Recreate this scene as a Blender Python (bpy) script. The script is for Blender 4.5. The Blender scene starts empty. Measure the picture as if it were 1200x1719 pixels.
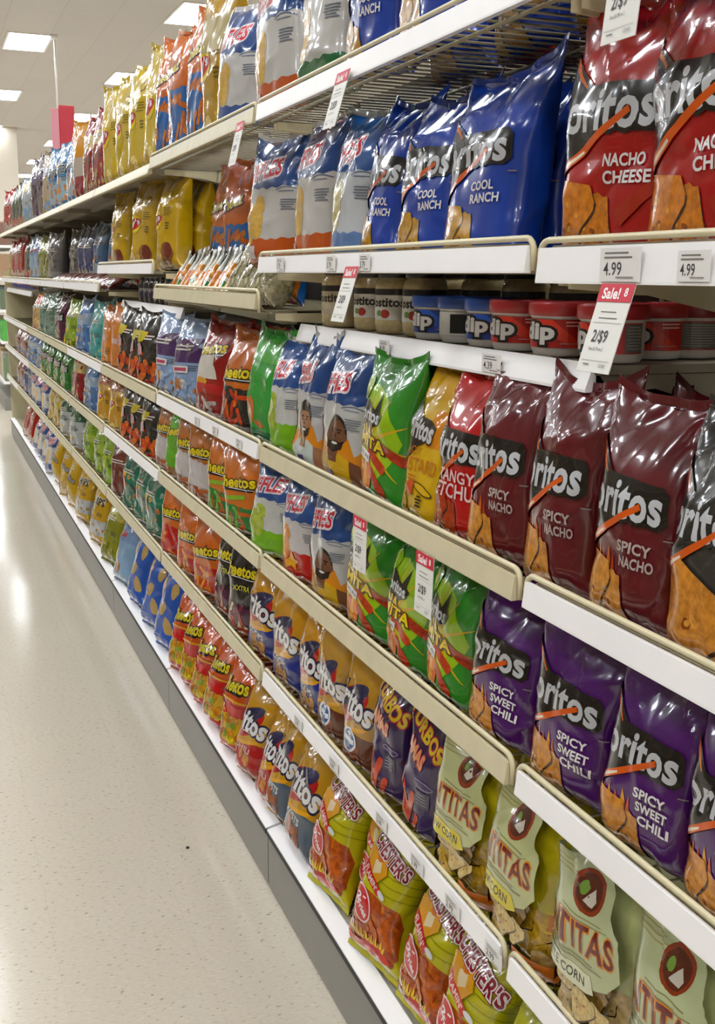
import bpy, bmesh, math, random
import numpy as np
from mathutils import Vector, Matrix, noise
from mathutils.geometry import tessellate_polygon

S = bpy.context.scene
C = S.collection
R = math.radians

# ------------------------------------------------------------------ camera, light, exposure
CAM_H = 1.53
cam = bpy.data.cameras.new('camera')
cam.sensor_fit = 'VERTICAL'; cam.sensor_height = 24.0; cam.lens = 24.0 * 1839.6 / 1719.0
cam.clip_start = 0.02; cam.clip_end = 200
cam_o = bpy.data.objects.new('camera', cam); C.objects.link(cam_o)
cam_o.location = (0, 0, CAM_H)
cam_o.rotation_euler = (1.3584945818, -0.0079473815, -0.3721385426)
S.camera = cam_o
S.view_settings.view_transform = 'Standard'; S.view_settings.look = 'None'
S.view_settings.exposure = 0.0; S.view_settings.gamma = 1.0
S.view_settings.use_curve_mapping = False
S.cycles.max_bounces = 8; S.cycles.diffuse_bounces = 4; S.cycles.glossy_bounces = 4
S.cycles.use_denoising = True
S.cycles.sample_clamp_indirect = 8
world = bpy.data.worlds.new('world'); S.world = world; world.use_nodes = True
world.node_tree.nodes['Background'].inputs[0].default_value = (1.0, 0.95, 0.88, 1)
world.node_tree.nodes['Background'].inputs[1].default_value = 0.25
LIGHT_STRENGTH = 32.0
LIGHT_COLOR = (0.95, 1.0, 1.05)

# ------------------------------------------------------------------ helpers
def lin(h):
    h = h.lstrip('#'); out = []
    for i in (0, 2, 4):
        c = int(h[i:i+2], 16) / 255
        out.append(c / 12.92 if c <= .04045 else ((c + .055) / 1.055) ** 2.4)
    return tuple(out)

def ink(h):
    c = lin(h); g = .3*c[0]+.59*c[1]+.11*c[2]
    return tuple(max(.003, .74*(g+(v-g)*1.12)) for v in c)

def nt(name):
    m = bpy.data.materials.new(name); m.use_nodes = True
    t = m.node_tree; return m, t, t.nodes['Principled BSDF']

def paint(name, hexcol, rough=.5, var=.06, scale=14., spec=.5, metal=0., bump=0.):
    m, t, b = nt(name)
    tc = t.nodes.new('ShaderNodeTexCoord'); n = t.nodes.new('ShaderNodeTexNoise')
    n.inputs['Scale'].default_value = scale; n.inputs['Detail'].default_value = 5
    t.links.new(tc.outputs['Object'], n.inputs['Vector'])
    mr = t.nodes.new('ShaderNodeMapRange'); mr.inputs[3].default_value = 1 - var; mr.inputs[4].default_value = 1 + var
    t.links.new(n.outputs[0], mr.inputs[0])
    mx = t.nodes.new('ShaderNodeMix'); mx.data_type = 'RGBA'; mx.blend_type = 'MULTIPLY'; mx.inputs[0].default_value = 1
    mx.inputs[6].default_value = (*lin(hexcol), 1); t.links.new(mr.outputs[0], mx.inputs[7])
    t.links.new(mx.outputs[2], b.inputs['Base Color'])
    b.inputs['Roughness'].default_value = rough; b.inputs['Specular IOR Level'].default_value = spec
    b.inputs['Metallic'].default_value = metal
    if bump:
        bp = t.nodes.new('ShaderNodeBump'); bp.inputs['Strength'].default_value = bump; bp.inputs['Distance'].default_value = .002
        t.links.new(n.outputs[0], bp.inputs['Height']); t.links.new(bp.outputs[0], b.inputs['Normal'])
    return m

def attr_mat(name, rough, bump=0., spec=.5, coat=0.):
    """printed surface: colour from the 'Col' attribute, its alpha gives how strongly the print is mottled like fried corn"""
    m, t, b = nt(name)
    at = t.nodes.new('ShaderNodeAttribute'); at.attribute_name = 'Col'
    tc = t.nodes.new('ShaderNodeTexCoord')
    n = t.nodes.new('ShaderNodeTexNoise'); n.inputs['Scale'].default_value = 95; n.inputs['Detail'].default_value = 6; n.inputs['Roughness'].default_value = .65
    t.links.new(tc.outputs['Object'], n.inputs['Vector'])
    cr = t.nodes.new('ShaderNodeValToRGB'); e = cr.color_ramp.elements
    e[0].position = .34; e[0].color = (.34, .19, .09, 1); e[1].position = .66; e[1].color = (1.5, 1.42, 1.2, 1)
    k = cr.color_ramp.elements.new(.5); k.color = (.9, .85, .8, 1)
    t.links.new(n.outputs[0], cr.inputs[0])
    mu = t.nodes.new('ShaderNodeMix'); mu.data_type = 'RGBA'; mu.blend_type = 'MULTIPLY'
    t.links.new(at.outputs['Alpha'], mu.inputs[0]); t.links.new(at.outputs['Color'], mu.inputs[6]); t.links.new(cr.outputs[0], mu.inputs[7])
    t.links.new(mu.outputs[2], b.inputs['Base Color'])
    b.inputs['Roughness'].default_value = rough; b.inputs['Specular IOR Level'].default_value = spec
    b.inputs['Coat Weight'].default_value = coat; b.inputs['Coat Roughness'].default_value = .06
    if bump:
        n2 = t.nodes.new('ShaderNodeTexNoise'); n2.noise_type = 'RIDGED_MULTIFRACTAL'
        n2.inputs['Scale'].default_value = 10; n2.inputs['Detail'].default_value = 2; n2.inputs['Distortion'].default_value = .8
        mp = t.nodes.new('ShaderNodeMapping'); mp.inputs['Scale'].default_value = (1, 1.3, .8)
        oi = t.nodes.new('ShaderNodeObjectInfo')
        ad = t.nodes.new('ShaderNodeVectorMath'); ad.operation = 'ADD'
        sc = t.nodes.new('ShaderNodeVectorMath'); sc.operation = 'SCALE'; sc.inputs[0].default_value = (7, 3, 5)
        t.links.new(oi.outputs['Random'], sc.inputs['Scale']); t.links.new(tc.outputs['Object'], ad.inputs[0]); t.links.new(sc.outputs[0], ad.inputs[1])
        t.links.new(ad.outputs[0], mp.inputs['Vector']); t.links.new(mp.outputs[0], n2.inputs['Vector'])
        bp = t.nodes.new('ShaderNodeBump'); bp.inputs['Strength'].default_value = bump; bp.inputs['Distance'].default_value = .006
        t.links.new(n2.outputs[0], bp.inputs['Height']); t.links.new(bp.outputs[0], b.inputs['Normal'])
        if coat: t.links.new(bp.outputs[0], b.inputs['Coat Normal'])
    return m

FILM = attr_mat('printed_film', .22, .55, .5, .7)
PAPER = attr_mat('printed_paper', .55)
PLASTIC = attr_mat('printed_plastic', .35)
M_WHITE = paint('white_price_channel', 'eae6e4', .35, .05)
M_BEIGE = paint('beige_price_channel', 'c4b998', .4, .14, 22)
M_CREAM = paint('cream_enamel_wire', 'c9bd98', .35, .05)
M_WIRE = paint('dull_shelf_wire', '8f8468', .5, .08)
M_BOARD = paint('beige_steel_shelf', '958c78', .45, .06)
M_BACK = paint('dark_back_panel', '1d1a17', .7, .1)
M_KICK = paint('grey_kick_plate', '7f7c74', .4, .05, 6)
M_BLACK = paint('black_plastic', '15130f', .4)
M_EDGE = paint('dark_gap_edge', '2a2927', .6)  # dark strip colour stands in for the gap between rail and kick plate

def link(name, me, mats=(), parent=None):
    for m in mats: me.materials.append(m)
    o = bpy.data.objects.new(name, me); C.objects.link(o)
    if parent: o.parent = parent
    return o

def empty(name, loc):
    o = bpy.data.objects.new(name, None); o.empty_display_size = .05; C.objects.link(o); o.location = loc
    return o

def tag(o, label=None, cat=None, group=None, kind=None):
    if label: o['label'] = label
    if cat: o['category'] = cat
    if group: o['group'] = group
    if kind: o['kind'] = kind
    return o

class MB:
    """collects boxes, tubes and prisms of one part"""
    def __init__(s): s.v = []; s.f = []; s.sm = []
    def add(s, v, f, smooth=False):
        n = len(s.v); s.v += [tuple(p) for p in v]; s.f += [tuple(i + n for i in q) for q in f]; s.sm += [smooth] * len(f)
    def box(s, a, b, bev=0.):
        (x0, y0, z0), (x1, y1, z1) = a, b
        if not bev:
            s.add([(x, y, z) for x in (x0, x1) for y in (y0, y1) for z in (z0, z1)],
                  [(0, 1, 3, 2), (4, 6, 7, 5), (0, 4, 5, 1), (2, 3, 7, 6), (0, 2, 6, 4), (1, 5, 7, 3)])
        else:
            bm = bmesh.new(); bmesh.ops.create_cube(bm, size=1)
            for v in bm.verts: v.co = Vector(((x0+x1)/2 + v.co.x*(x1-x0), (y0+y1)/2 + v.co.y*(y1-y0), (z0+z1)/2 + v.co.z*(z1-z0)))
            bmesh.ops.bevel(bm, geom=bm.edges[:], offset=bev, segments=2, affect='EDGES', profile=.5)
            bm.verts.index_update(); s.add([v.co[:] for v in bm.verts], [[v.index for v in f.verts] for f in bm.faces]); bm.free()
    def prism(s, pts, y0, y1):          # outline in (x, z), pushed along y
        n = len(pts)
        s.add([(p[0], y0, p[1]) for p in pts] + [(p[0], y1, p[1]) for p in pts],
              [tuple(range(n)), tuple(range(2*n-1, n-1, -1))] + [(i, i+n, (i+1) % n + n, (i+1) % n) for i in range(n)])
    def tube(s, path, r, seg=6):
        P = [Vector(p) for p in path]; rings = []; up = None
        for i, p in enumerate(P):
            d = (P[min(i+1, len(P)-1)] - P[max(i-1, 0)]).normalized()
            if up is None: up = d.orthogonal().normalized()
            up = (up - d * up.dot(d)).normalized(); w = d.cross(up)
            rings.append([p + (up * math.cos(2*math.pi*k/seg) + w * math.sin(2*math.pi*k/seg)) * r for k in range(seg)])
        v = [q for ring in rings for q in ring]; f = []
        for i in range(len(P)-1):
            for k in range(seg): f.append((i*seg+k, i*seg+(k+1) % seg, (i+1)*seg+(k+1) % seg, (i+1)*seg+k))
        f += [tuple(range(seg-1, -1, -1)), tuple(range((len(P)-1)*seg, len(P)*seg))]
        s.add(v, f, True)
    def lathe(s, prof, seg=40, c=(0, 0, 0)):
        v = []; f = []; n = len(prof)
        for k in range(seg):
            a = 2*math.pi*k/seg
            v += [(c[0]+r*math.cos(a), c[1]+r*math.sin(a), c[2]+z) for r, z in prof]
        for k in range(seg):
            for i in range(n-1): f.append((k*n+i, ((k+1) % seg)*n+i, ((k+1) % seg)*n+i+1, k*n+i+1))
        s.add(v, f, True)
    def mesh(s, name):
        me = bpy.data.meshes.new(name); me.from_pydata(s.v, [], s.f)
        me.polygons.foreach_set('use_smooth', s.sm); me.update(); return me
    def build(s, name, mat, parent=None, loc=None):
        o = link(name, s.mesh(name), [mat], parent)
        if loc: o.location = loc
        return o

# ------------------------------------------------------------------ flat print artwork (2-D), later wrapped onto packages
_txt = {}
def text_mesh(s, weight, shear=0.):
    key = (s, round(weight, 3), shear)
    if key not in _txt:
        cu = bpy.data.curves.new('print', 'FONT'); cu.body = s; cu.size = 1; cu.offset = weight; cu.shear = shear
        cu.resolution_u = 3; cu.space_character = 1.04; cu.fill_mode = 'FRONT'
        cu.align_x = 'CENTER'; cu.space_line = .8
        o = bpy.data.objects.new('print', cu)
        me = bpy.data.meshes.new_from_object(o)
        v = np.array([w.co[:2] for w in me.vertices]).reshape(-1, 2)
        f = [tuple(p.vertices) for p in me.polygons]
        bpy.data.objects.remove(o); bpy.data.curves.remove(cu); bpy.data.meshes.remove(me)
        _txt[key] = (v, f)
    return _txt[key]

def rot2(p, a, c):
    ca, sa = math.cos(a), math.sin(a)
    return [(c[0]+(x-c[0])*ca-(y-c[1])*sa, c[1]+(x-c[0])*sa+(y-c[1])*ca) for x, y in p]

class Art:
    """a stack of flat coloured shapes; x from -1 to 1 is the front of the package, y runs up from 0"""
    def __init__(s): s.ops = []
    def raw(s, col, v, f, mot=0.): s.ops.append((col, mot, [tuple(p) for p in v], f)); return s
    def shift(s, dx, k0=0):
        s.ops = [(c, m, [(x+dx, y) for x, y in v] if i >= k0 else v, f) for i, (c, m, v, f) in enumerate(s.ops)]; return s
    def poly(s, col, pts, mot=0.):
        tri = tessellate_polygon([[Vector((x, y, 0)) for x, y in pts]])
        return s.raw(col, pts, [tuple(t) for t in tri], mot)
    def rect(s, col, x0, y0, x1, y1, mot=0., rot=0.):
        p = [(x0, y0), (x1, y0), (x1, y1), (x0, y1)]
        return s.poly(col, rot2(p, R(rot), ((x0+x1)/2, (y0+y1)/2)), mot)
    def ell(s, col, cx, cy, rx, ry, rot=0., mot=0., n=24, wob=0., seed=1):
        rg = random.Random(seed); ph = rg.random()*6
        p = []
        for i in range(n):
            a = 2*math.pi*i/n; k = 1 + wob*math.sin(3*a+ph) + wob*.6*math.sin(5*a+2*ph)
            p.append((cx+rx*k*math.cos(a), cy+ry*k*math.sin(a)))
        return s.poly(col, rot2(p, R(rot), (cx, cy)), mot)
    def band(s, col, y0, y1, teeth=0, amp=.05, lower=False, x0=-1.97, x1=1.97, mot=0., jag=True):
        n = max(teeth*2, 24); up = []; lo = []
        for i in range(n+1):
            x = x0+(x1-x0)*i/n; d = (amp if i % 2 else -amp)*(.6+.4*math.sin(i*2.3)) if teeth else 0
            up.append((x, y1+(0 if lower else d))); lo.append((x, y0+(d if lower else 0)))
        v = lo+up; f = [(i, i+1, n+2+i, n+1+i) for i in range(n)]
        return s.raw(col, v, f, mot)
    def text(s, st, col, x0, y0, x1, y1, w=.02, rot=0., out=None, ow=.05, shear=0., out2=None, ow2=.09):
        v, f = text_mesh(st, w, shear)
        if len(v) == 0: return s
        lo, hi = v.min(0), v.max(0)
        def place(q):
            p = (q-lo)/(hi-lo); p = p*np.array([x1-x0, y1-y0])+np.array([x0, y0])
            return rot2([tuple(t) for t in p], R(rot), ((x0+x1)/2, (y0+y1)/2))
        for oc, wo in ((out2, ow2), (out, ow)):
            if oc:
                q, g = text_mesh(st, wo, shear); s.raw(oc, place(q), g)
        return s.raw(col, place(v), f)
    def stroke(s, col, a, b, w0, w1):
        a, b = Vector(a), Vector(b); d = (b-a).normalized(); n = Vector((-d.y, d.x))
        return s.poly(col, [tuple(a-n*w0), tuple(b-n*w1), tuple(b+n*w1), tuple(a+n*w0)])
    def chip(s, cx, cy, r, rot=0., col='c07a2c', seed=0, dark='8a4a18'):
        rg = random.Random(seed); p = []
        for k in range(3):
            a = R(rot)+2*math.pi*k/3
            for d in (-.28, -.1, .1, .28): p.append((cx+r*math.cos(a+d)*(1+.05*rg.uniform(-1, 1)), cy+r*math.sin(a+d)*(1+.05*rg.uniform(-1, 1))))
        s.poly('3a2212', [(x+r*.05, y-r*.06) for x, y in p], .2); s.poly(col, p, .5)
        for k in range(7):
            a = rg.uniform(0, 6.28); q = r*.5*rg.random()
            s.ell(dark if k % 2 else 'e0a050', cx+q*math.cos(a), cy+q*math.sin(a), r*.1*rg.uniform(.5, 1), r*.07, rg.uniform(0, 180), .6, 8)
        return s
    def curl(s, cx, cy, l, w, rot, col='d8701c'):
        p = []
        for i in range(9): a = math.pi/2+math.pi*i/8; p.append((cx-l+w*math.cos(a), cy+w*math.sin(a)))
        for i in range(9): a = -math.pi/2+math.pi*i/8; p.append((cx+l+w*math.cos(a), cy+w*math.sin(a)))
        return s.poly(col, rot2(p, R(rot), (cx, cy)), .5)
    def pile(s, x0, y0, x1, y1, n, cols, r=.12, seed=3, kind='ell'):
        rg = random.Random(seed)
        for k in range(n):
            x, y = rg.uniform(x0, x1), rg.uniform(y0, y1); c = rg.choice(cols)
            if kind == 'ell': s.ell(c, x, y, r*rg.uniform(.7, 1.2), r*rg.uniform(.5, .9), rg.uniform(0, 180), .7, 12, .08, k)
            elif kind == 'curl': s.curl(x, y, r, r*.33, rg.uniform(0, 180), c)
            else: s.chip(x, y, r, rg.uniform(0, 120), c, k)
        return s
    def lines(s, col, x0, y0, x1, n, gap, h=.018, seed=0):
        rg = random.Random(seed)
        for k in range(n): s.rect(col, x0+rg.random()*.05, y0-k*gap, x1-rg.random()*.25*(x1-x0), y0-k*gap+h)
        return s

def bisected(art, us, vs, du, dv, unit_y):
    """cut the artwork along the package mesh's grid lines and diagonals so that it can hug the surface"""
    bm = bmesh.new(); pal = []
    for k, (col, mot, v, f) in enumerate(art.ops):
        key = (col, mot)
        if key not in pal: pal.append(key)
        mi = pal.index(key)
        bv = [bm.verts.new((max(-1.99, min(1.99, x)), max(.004, min(unit_y-.004, y)), k)) for x, y in v]
        for t in f:
            try: q = bm.faces.new([bv[i] for i in t])
            except ValueError: continue
            if q.calc_area() < 1e-7: bm.faces.remove(q); continue
            q.normal_update()
            if q.normal.z < 0: q.normal_flip()
            q.material_index = mi
    xs = [v.co.x for v in bm.verts]
    if not xs: return [], [], [], pal, []
    def cut(co, no):
        bmesh.ops.bisect_plane(bm, geom=bm.verts[:]+bm.edges[:]+bm.faces[:], dist=1e-5, plane_co=co, plane_no=no)
    lo, hi = min(xs), max(xs)
    for u in us:
        if lo < u < hi: cut((u, 0, 0), (1, 0, 0))
    for v in vs: cut((0, v, 0), (0, 1, 0))
    j0 = int((lo+2)/du)-1; j1 = int((hi+2)/du)+2; nv = len(vs)
    for d in range(j0-nv, j1+1): cut((-2+d*du, 0, 0), Vector((dv, -du, 0)).normalized())
    bmesh.ops.triangulate(bm, faces=bm.faces[:])
    bm.verts.index_update()
    V = [tuple(v.co) for v in bm.verts]; F = [tuple(v.index for v in f.verts) for f in bm.faces]; MI = [f.material_index for f in bm.faces]
    bm.free(); return V, F, MI, pal, None

def col_attr(me, cols):
    """cols: per polygon (r,g,b,a)"""
    at = me.color_attributes.new('Col', 'FLOAT_COLOR', 'CORNER')
    tot = np.zeros(len(me.polygons), int); me.polygons.foreach_get('loop_total', tot)
    at.data.foreach_set('color', np.repeat(np.asarray(cols, float), tot, axis=0).ravel())

# ------------------------------------------------------------------ pillow bag
NU, NV = 64, 46
def grid_surface(F, H, D, seed, ear=.020, bend=.014, crink=1., bot=.13, plump=3.0):
    rg = random.Random(seed)
    al = np.linspace(-math.pi, math.pi, 361)
    ca, sa = np.cos(al), np.sin(al); ex = 2/plump
    cx, sy = np.sign(ca)*np.abs(ca)**ex, np.sign(sa)*np.abs(sa)**ex
    P = np.zeros((NV+1, NU+1, 3)); off = Vector((rg.uniform(0, 90), rg.uniform(0, 90), rg.uniform(0, 90)))
    ph = rg.uniform(0, 6); sk = rg.uniform(-.012, .012); bd = bend*rg.uniform(-.6, 1.4); k1 = rg.choice((2.5, 3, 3.5)); earL, earR = rg.uniform(.3, 1.5)*ear, rg.uniform(.3, 1.5)*ear
    sag = rg.uniform(-.5, 1)
    for i in range(NV+1):
        v = i/NV
        tt = min(1, (1-v)/.44); tb = min(1, v/bot)
        g = max(.012, math.sin(tt*math.pi/2)**.8 * math.sin(tb*math.pi/2)**.62)
        b = D/2*g*(1+.10*math.sin(math.pi*v)+.06*sag*math.cos(math.pi*v*1.3)); a = F*(1-.42*min(1, b/F)**1.55)
        for _ in range(3):
            x, y = -b*cx, -a*sy
            per = np.hypot(np.diff(x), np.diff(y)).sum(); a *= 1+(4*F/per-1)*.9
        x, y = -b*cx, -a*sy
        s = np.concatenate([[0], np.cumsum(np.hypot(np.diff(x), np.diff(y)))]); s /= s[-1]
        q = np.linspace(0, 1, NU+1)
        X, Y = np.interp(q, s, x), np.interp(q, s, y)
        wt = math.exp(-(1-v)/.10); wb = math.exp(-v/.07)
        for j in range(NU+1):
            u = -2+4*(j % NU)/NU
            zz = v*H
            n1 = noise.noise(Vector((u*F*11, zz*9, 0))+off); n2 = noise.noise(Vector((u*F*24, zz*15, 5))+off)
            rdg = 1-2*abs(noise.noise(Vector((u*F*14+zz*7, zz*11-u*F*5, 9))+off))
            amp = (.0048*n1+.0018*n2+.003*max(0, rdg-.45))*crink*min(1, g*1.6)
            pl = (.0055*math.sin(u*k1*math.pi+ph+1.3*n1)*wt+.0035*math.sin(u*4*math.pi+ph*2)*wb)*crink*min(1, .35+g)
            dx = -1 if abs(u) < 1 else 1
            side = max(0, 1-abs(abs(u)-1)*3)
            nx = dx*(1-side); ny = -math.copysign(1, u)*side
            yy = Y[j]/max(a, 1e-6); e = (earR if yy < 0 else earL)
            z = zz+abs(yy)**2.5*e*wt-abs(yy)**2*.004*wb+.006*n1*wt
            P[i, j] = (X[j]+(amp+pl)*nx+bd*max(0, v-.55)**2*4+.012*n2*wt, Y[j]+amp*ny+sk*v*v, z)
    P[:, NU] = P[:, 0]
    # sharp folds and dents in the film
    N = grid_normals(P)
    uu = (-2+4*np.arange(NU+1)/NU)[None, :]*F; vv = np.arange(NV+1)[:, None]/NV*H
    tap = np.clip(np.minimum((1-vv/H)/.06, vv/H/.05), 0, 1)
    tot = np.zeros((NV+1, NU+1))
    for q in range(18):
        top = rg.random() < .55
        u0 = rg.uniform(-1.25, 1.25)*F; z0 = H*(rg.uniform(.62, .98) if top else rg.uniform(.04, .7))
        an = rg.gauss(0, .55)+(math.pi/2 if rg.random() < (.62 if top else .35) else rg.choice((0, .5, -.5)))
        L = rg.uniform(.03, .085); w = rg.uniform(.007, .02); A = rg.uniform(.0022, .006)*crink*rg.choice((1, 1, -1))
        du_, dz_ = uu-u0, vv-z0
        al_ = du_*math.cos(an)+dz_*math.sin(an); d_ = -du_*math.sin(an)+dz_*math.cos(an)
        tot += A*np.exp(-np.abs(d_)/w)*np.exp(-(al_/L)**2)
    tot *= tap; tot[:, NU] = tot[:, 0]
    P = P+N*tot[:, :, None]
    return P, grid_normals(P)

def grid_normals(P):
    dU = np.roll(P[:, :-1], -1, 1)-np.roll(P[:, :-1], 1, 1); dU = np.concatenate([dU, dU[:, :1]], 1)
    dV = np.gradient(P, axis=0)
    N = np.cross(dU, dV); return N/(np.linalg.norm(N, axis=2, keepdims=True)+1e-12)

def sample(P, N, u, v, unit_y):
    """point on the triangulated grid at print coordinates u, v"""
    fu = (np.asarray(u)+2)/4*NU; fv = np.asarray(v)/unit_y*NV
    j = np.clip(np.floor(fu+1e-6), 0, NU-1).astype(int); i = np.clip(np.floor(fv+1e-6), 0, NV-1).astype(int)
    a, b = np.clip(fu-j, 0, 1)[:, None], np.clip(fv-i, 0, 1)[:, None]
    def mixed(G):
        g00, g10, g01, g11 = G[i, j], G[i, j+1], G[i+1, j], G[i+1, j+1]
        t1 = g00+a*(g10-g00)+b*(g11-g10); t2 = g00+b*(g01-g00)+a*(g11-g01)
        return np.where(a >= b, t1, t2)
    n = mixed(N); n /= np.linalg.norm(n, axis=1, keepdims=True)+1e-12
    return mixed(P), n

class Design:
    def __init__(s, key, label, short, name, cat, base, art, F=.115, H=.285, D=.082, seal=None, variants=1, **kw):
        s.__dict__.update(key=key, label=label, short=short, name=name, cat=cat, base=base, art=art, F=F, H=H, D=D, seal=seal or base, variants=variants, kw=kw)
        s.cache = None; s.meshes = {}
    def get(s, k):
        k %= s.variants
        if k in s.meshes: return s.meshes[k]
        UY = 2.5; du = 4/NU; dv = UY/NV
        if s.cache is None:
            s.cache = bisected(s.art, [-2+du*j for j in range(1, NU)], [dv*i for i in range(1, NV)], du, dv, UY)
        V, F_, MI, pal, _ = s.cache
        P, N = grid_surface(s.F, s.H, s.D, hash_int(s.key)+k*77, **s.kw)
        bv = P[:, :-1].reshape(-1, 3); bn = N[:, :-1].reshape(-1, 3)
        f = []
        for i in range(NV):
            for j in range(NU):
                a, b, c, d = i*NU+j, i*NU+(j+1) % NU, (i+1)*NU+(j+1) % NU, (i+1)*NU+j
                f += [(a, b, c), (a, c, d)]
        nb = len(f); verts = [bv]; norms = [bn]
        if len(V):
            A = np.array(V); p, n = sample(P, N, A[:, 0], A[:, 1], UY)
            verts.append(p+n*(.0004+.00006*A[:, 2:3])); norms.append(n)
            o = len(bv); f += [tuple(i+o for i in t) for t in F_]
        verts = np.concatenate(verts); norms = np.concatenate(norms)
        me = bpy.data.meshes.new('film_body'); me.from_pydata(verts.tolist(), [], f)
        me.polygons.foreach_set('use_smooth', [True]*len(f))
        cols = [(*ink(s.base), 0)]*nb+[(*ink(pal[m][0]), pal[m][1]) for m in MI]
        col_attr(me, cols); me.materials.append(FILM)
        me.normals_split_custom_set_from_vertices(norms.tolist())
        # crimped seals
        def seal(row, nxt, h):
            ring = P[row, NU//4:3*NU//4+1]; d = (P[row].mean(0)-P[nxt].mean(0)); d /= np.linalg.norm(d)
            m = MB(); n = len(ring); v = []; f2 = []; K = 6
            for sgn in (-1, 1):
                for r in range(K+1):
                    for q in ring: v.append((q[0]+d[0]*h*r/K+sgn*.0007+.0006*(r % 2), q[1], q[2]+d[2]*h*(r/K)))
            for sd in range(2):
                for r in range(K):
                    for q in range(n-1):
                        a = sd*(K+1)*n+r*n+q; t = (a, a+1, a+n+1, a+n); f2.append(t if sd else t[::-1])
            m.add(v, f2, True); w = m.mesh('seal'); col_attr(w, [(*ink(s.seal), 0)]*len(f2)); w.materials.append(FILM); return w
        s.meshes[k] = (me, seal(NV, NV-2, .012), seal(0, 2, .010))
        return s.meshes[k]

def hash_int(t): return sum((i+1)*ord(c) for i, c in enumerate(t)) % 9973
DES = {}
def design(*a, **k): d = Design(*a, **k); DES[d.key] = d

# ------------------------------------------------------------------ package designs
TOAST = ['c98a3c', 'b87228', 'd8a050', 'a86020']
HOT = ['b8401a', 'c9541e', '9a2f14', 'd8702a']

def tortilla(base, flavor=(), fcol='e6e0dc', chips='cc8844', top=None, flames=None, chip_y=.45, dark='17130f'):
    a = Art()
    if top: a.band(top, 1.95, 2.6, 0)
    if flames:
        for k in range(7):
            x = -.85+.12*k; a.poly(flames[k % len(flames)], [(x-.1, .3), (x+.08, .3), (x+.1, .5+.1*(k % 3)), (x+.02, .86+.06*(k % 2)), (x-.03, .55)])
    a.chip(-.9, chip_y-.2, .36, 50, chips, 4); a.chip(-.12, chip_y-.14, .36, 75, chips, 2); a.chip(-.56, chip_y+.02, .46, 20, chips, 1)
    a.poly(dark, [(-1.06, 2.14), (-.84, 2.04), (-.35, 1.72), (.6, 1.68), (.68, 1.6), (.70, 1.3), (.6, 1.22), (.0, 1.26), (-.4, 1.02), (-.88, .72), (-1.06, .88)])
    a.stroke('d86a20', (-.86, 2.02), (-.46, 1.70), .035, .012); a.stroke('f0d8b0', (-.97, 2.06), (-.86, .98), .015, .022)
    a.text('Doritos', 'c9c9cb', -1.1, 1.26, .62, 1.68, .03, 0, dark, .11)
    a.stroke('d4601c', (-.88, .80), (.30, 1.44), .05, .035); a.stroke('f4e2c4', (-.90, .80), (-.35, 1.08), .032, .014)
    y = 1.04
    for k, t in enumerate(flavor):
        w = .043*len(t)+.05; a.text(t, fcol, .27-w+.05*k, y-.125, .27+w+.05*k, y, .03); y -= .165
    a.lines('8a7a78', .62, 1.13, .8, 1, .05)
    return a.shift(-.02)

def ridged(topc, mid, botc, logo='c8283c', man=None, chipc='d8b060', by=.55, orange=False):
    a = Art()
    a.band(botc, 0, by, 9, .03); a.band(topc, 1.54, 2.6, 11, .035, True)
    if man:
        skin, hair, shirt = man
        a.poly('d88a20', [(-.75, .1), (-.5, .9), (-.2, .72), (.0, .95), (.2, .7), (.55, .92), (.7, .6), (.95, .8), (1.05, .1)])
        a.poly(shirt, [(-.55, 0), (-.45, .42), (-.1, .62), (.1, .5), (.36, .62), (.62, .5), (.7, 0)])
        a.poly(skin, [(.6, .52), (.82, .46), (.95, .2), (.9, 0), (.66, 0)])
        a.poly(skin, [(-.02, .45), (.3, .45), (.3, .85), (-.02, .85)])
        a.ell(hair, .16, 1.0, .34, .33); a.ell(skin, .16, .95, .31, .30); a.ell(skin, -.15, .93, .05, .07); a.ell(skin, .47, .93, .05, .07)
        if hair == '0f0c0b': a.poly(hair, [(-.18, 1.04), (-.16, 1.28), (.1, 1.38), (.4, 1.32), (.52, 1.06), (.38, 1.16), (.0, 1.16)])
        a.poly('20150f', [(-.12, .86), (-.08, .70), (.16, .62), (.40, .70), (.44, .86), (.32, .82), (.16, .855), (.0, .82)])
        a.ell('e2dad0', .16, .795, .11, .024); a.ell('20150f', .04, 1.0, .045, .016); a.ell('20150f', .28, 1.0, .045, .016); a.poly(hair, [(.16, .99), (.12, .9), (.2, .9)])
        a.stroke(hair, (-.03, 1.045), (.1, 1.06), .014, .014); a.stroke(hair, (.22, 1.06), (.35, 1.045), .014, .014)
        a.text('23' if hair != '0f0c0b' else '1', '4a3a78', -.05, .12, .25, .3, .03)
        a.ell('c86a38', -.72, 1.05, .14, .5, 8, .5, 22, .05); a.ell('b85228', -.55, .72, .1, .3, -8, .5, 20, .05)
    else:
        a.ell(chipc, -.34, .92, .24, .36, 12, .35, 22, .06); a.ell(chipc, -.66, .62, .2, .3, -20, .35, 22, .06); a.ell(chipc, -.2, 1.24, .13, .2, 40, .35, 18, .06); a.ell(chipc, -.75, 1.15, .18, .26, 20, .35, 18, .06)
    a.text('RUFFLES', logo, -1.05, 1.70, .36, 2.05, .03, 6, 'e8d8dc', .13, .12)
    for k in range(9):
        x0 = .3+.06*k; a.stroke('5a6a88', (x0, 1.47+.05*math.sin(k*math.pi/9)), (x0+.06, 1.47+.05*math.sin((k+1)*math.pi/9)), .008, .008)
    a.lines('5a6a88', .34, 1.44, .82, 1, .05, .012)
    a.lines('6a7280', .42, 1.27, .78, 5, .045, .018, 4)
    if orange: a.rect('d0c4be', -.9, .18, -.35, .42)
    return a

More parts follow.
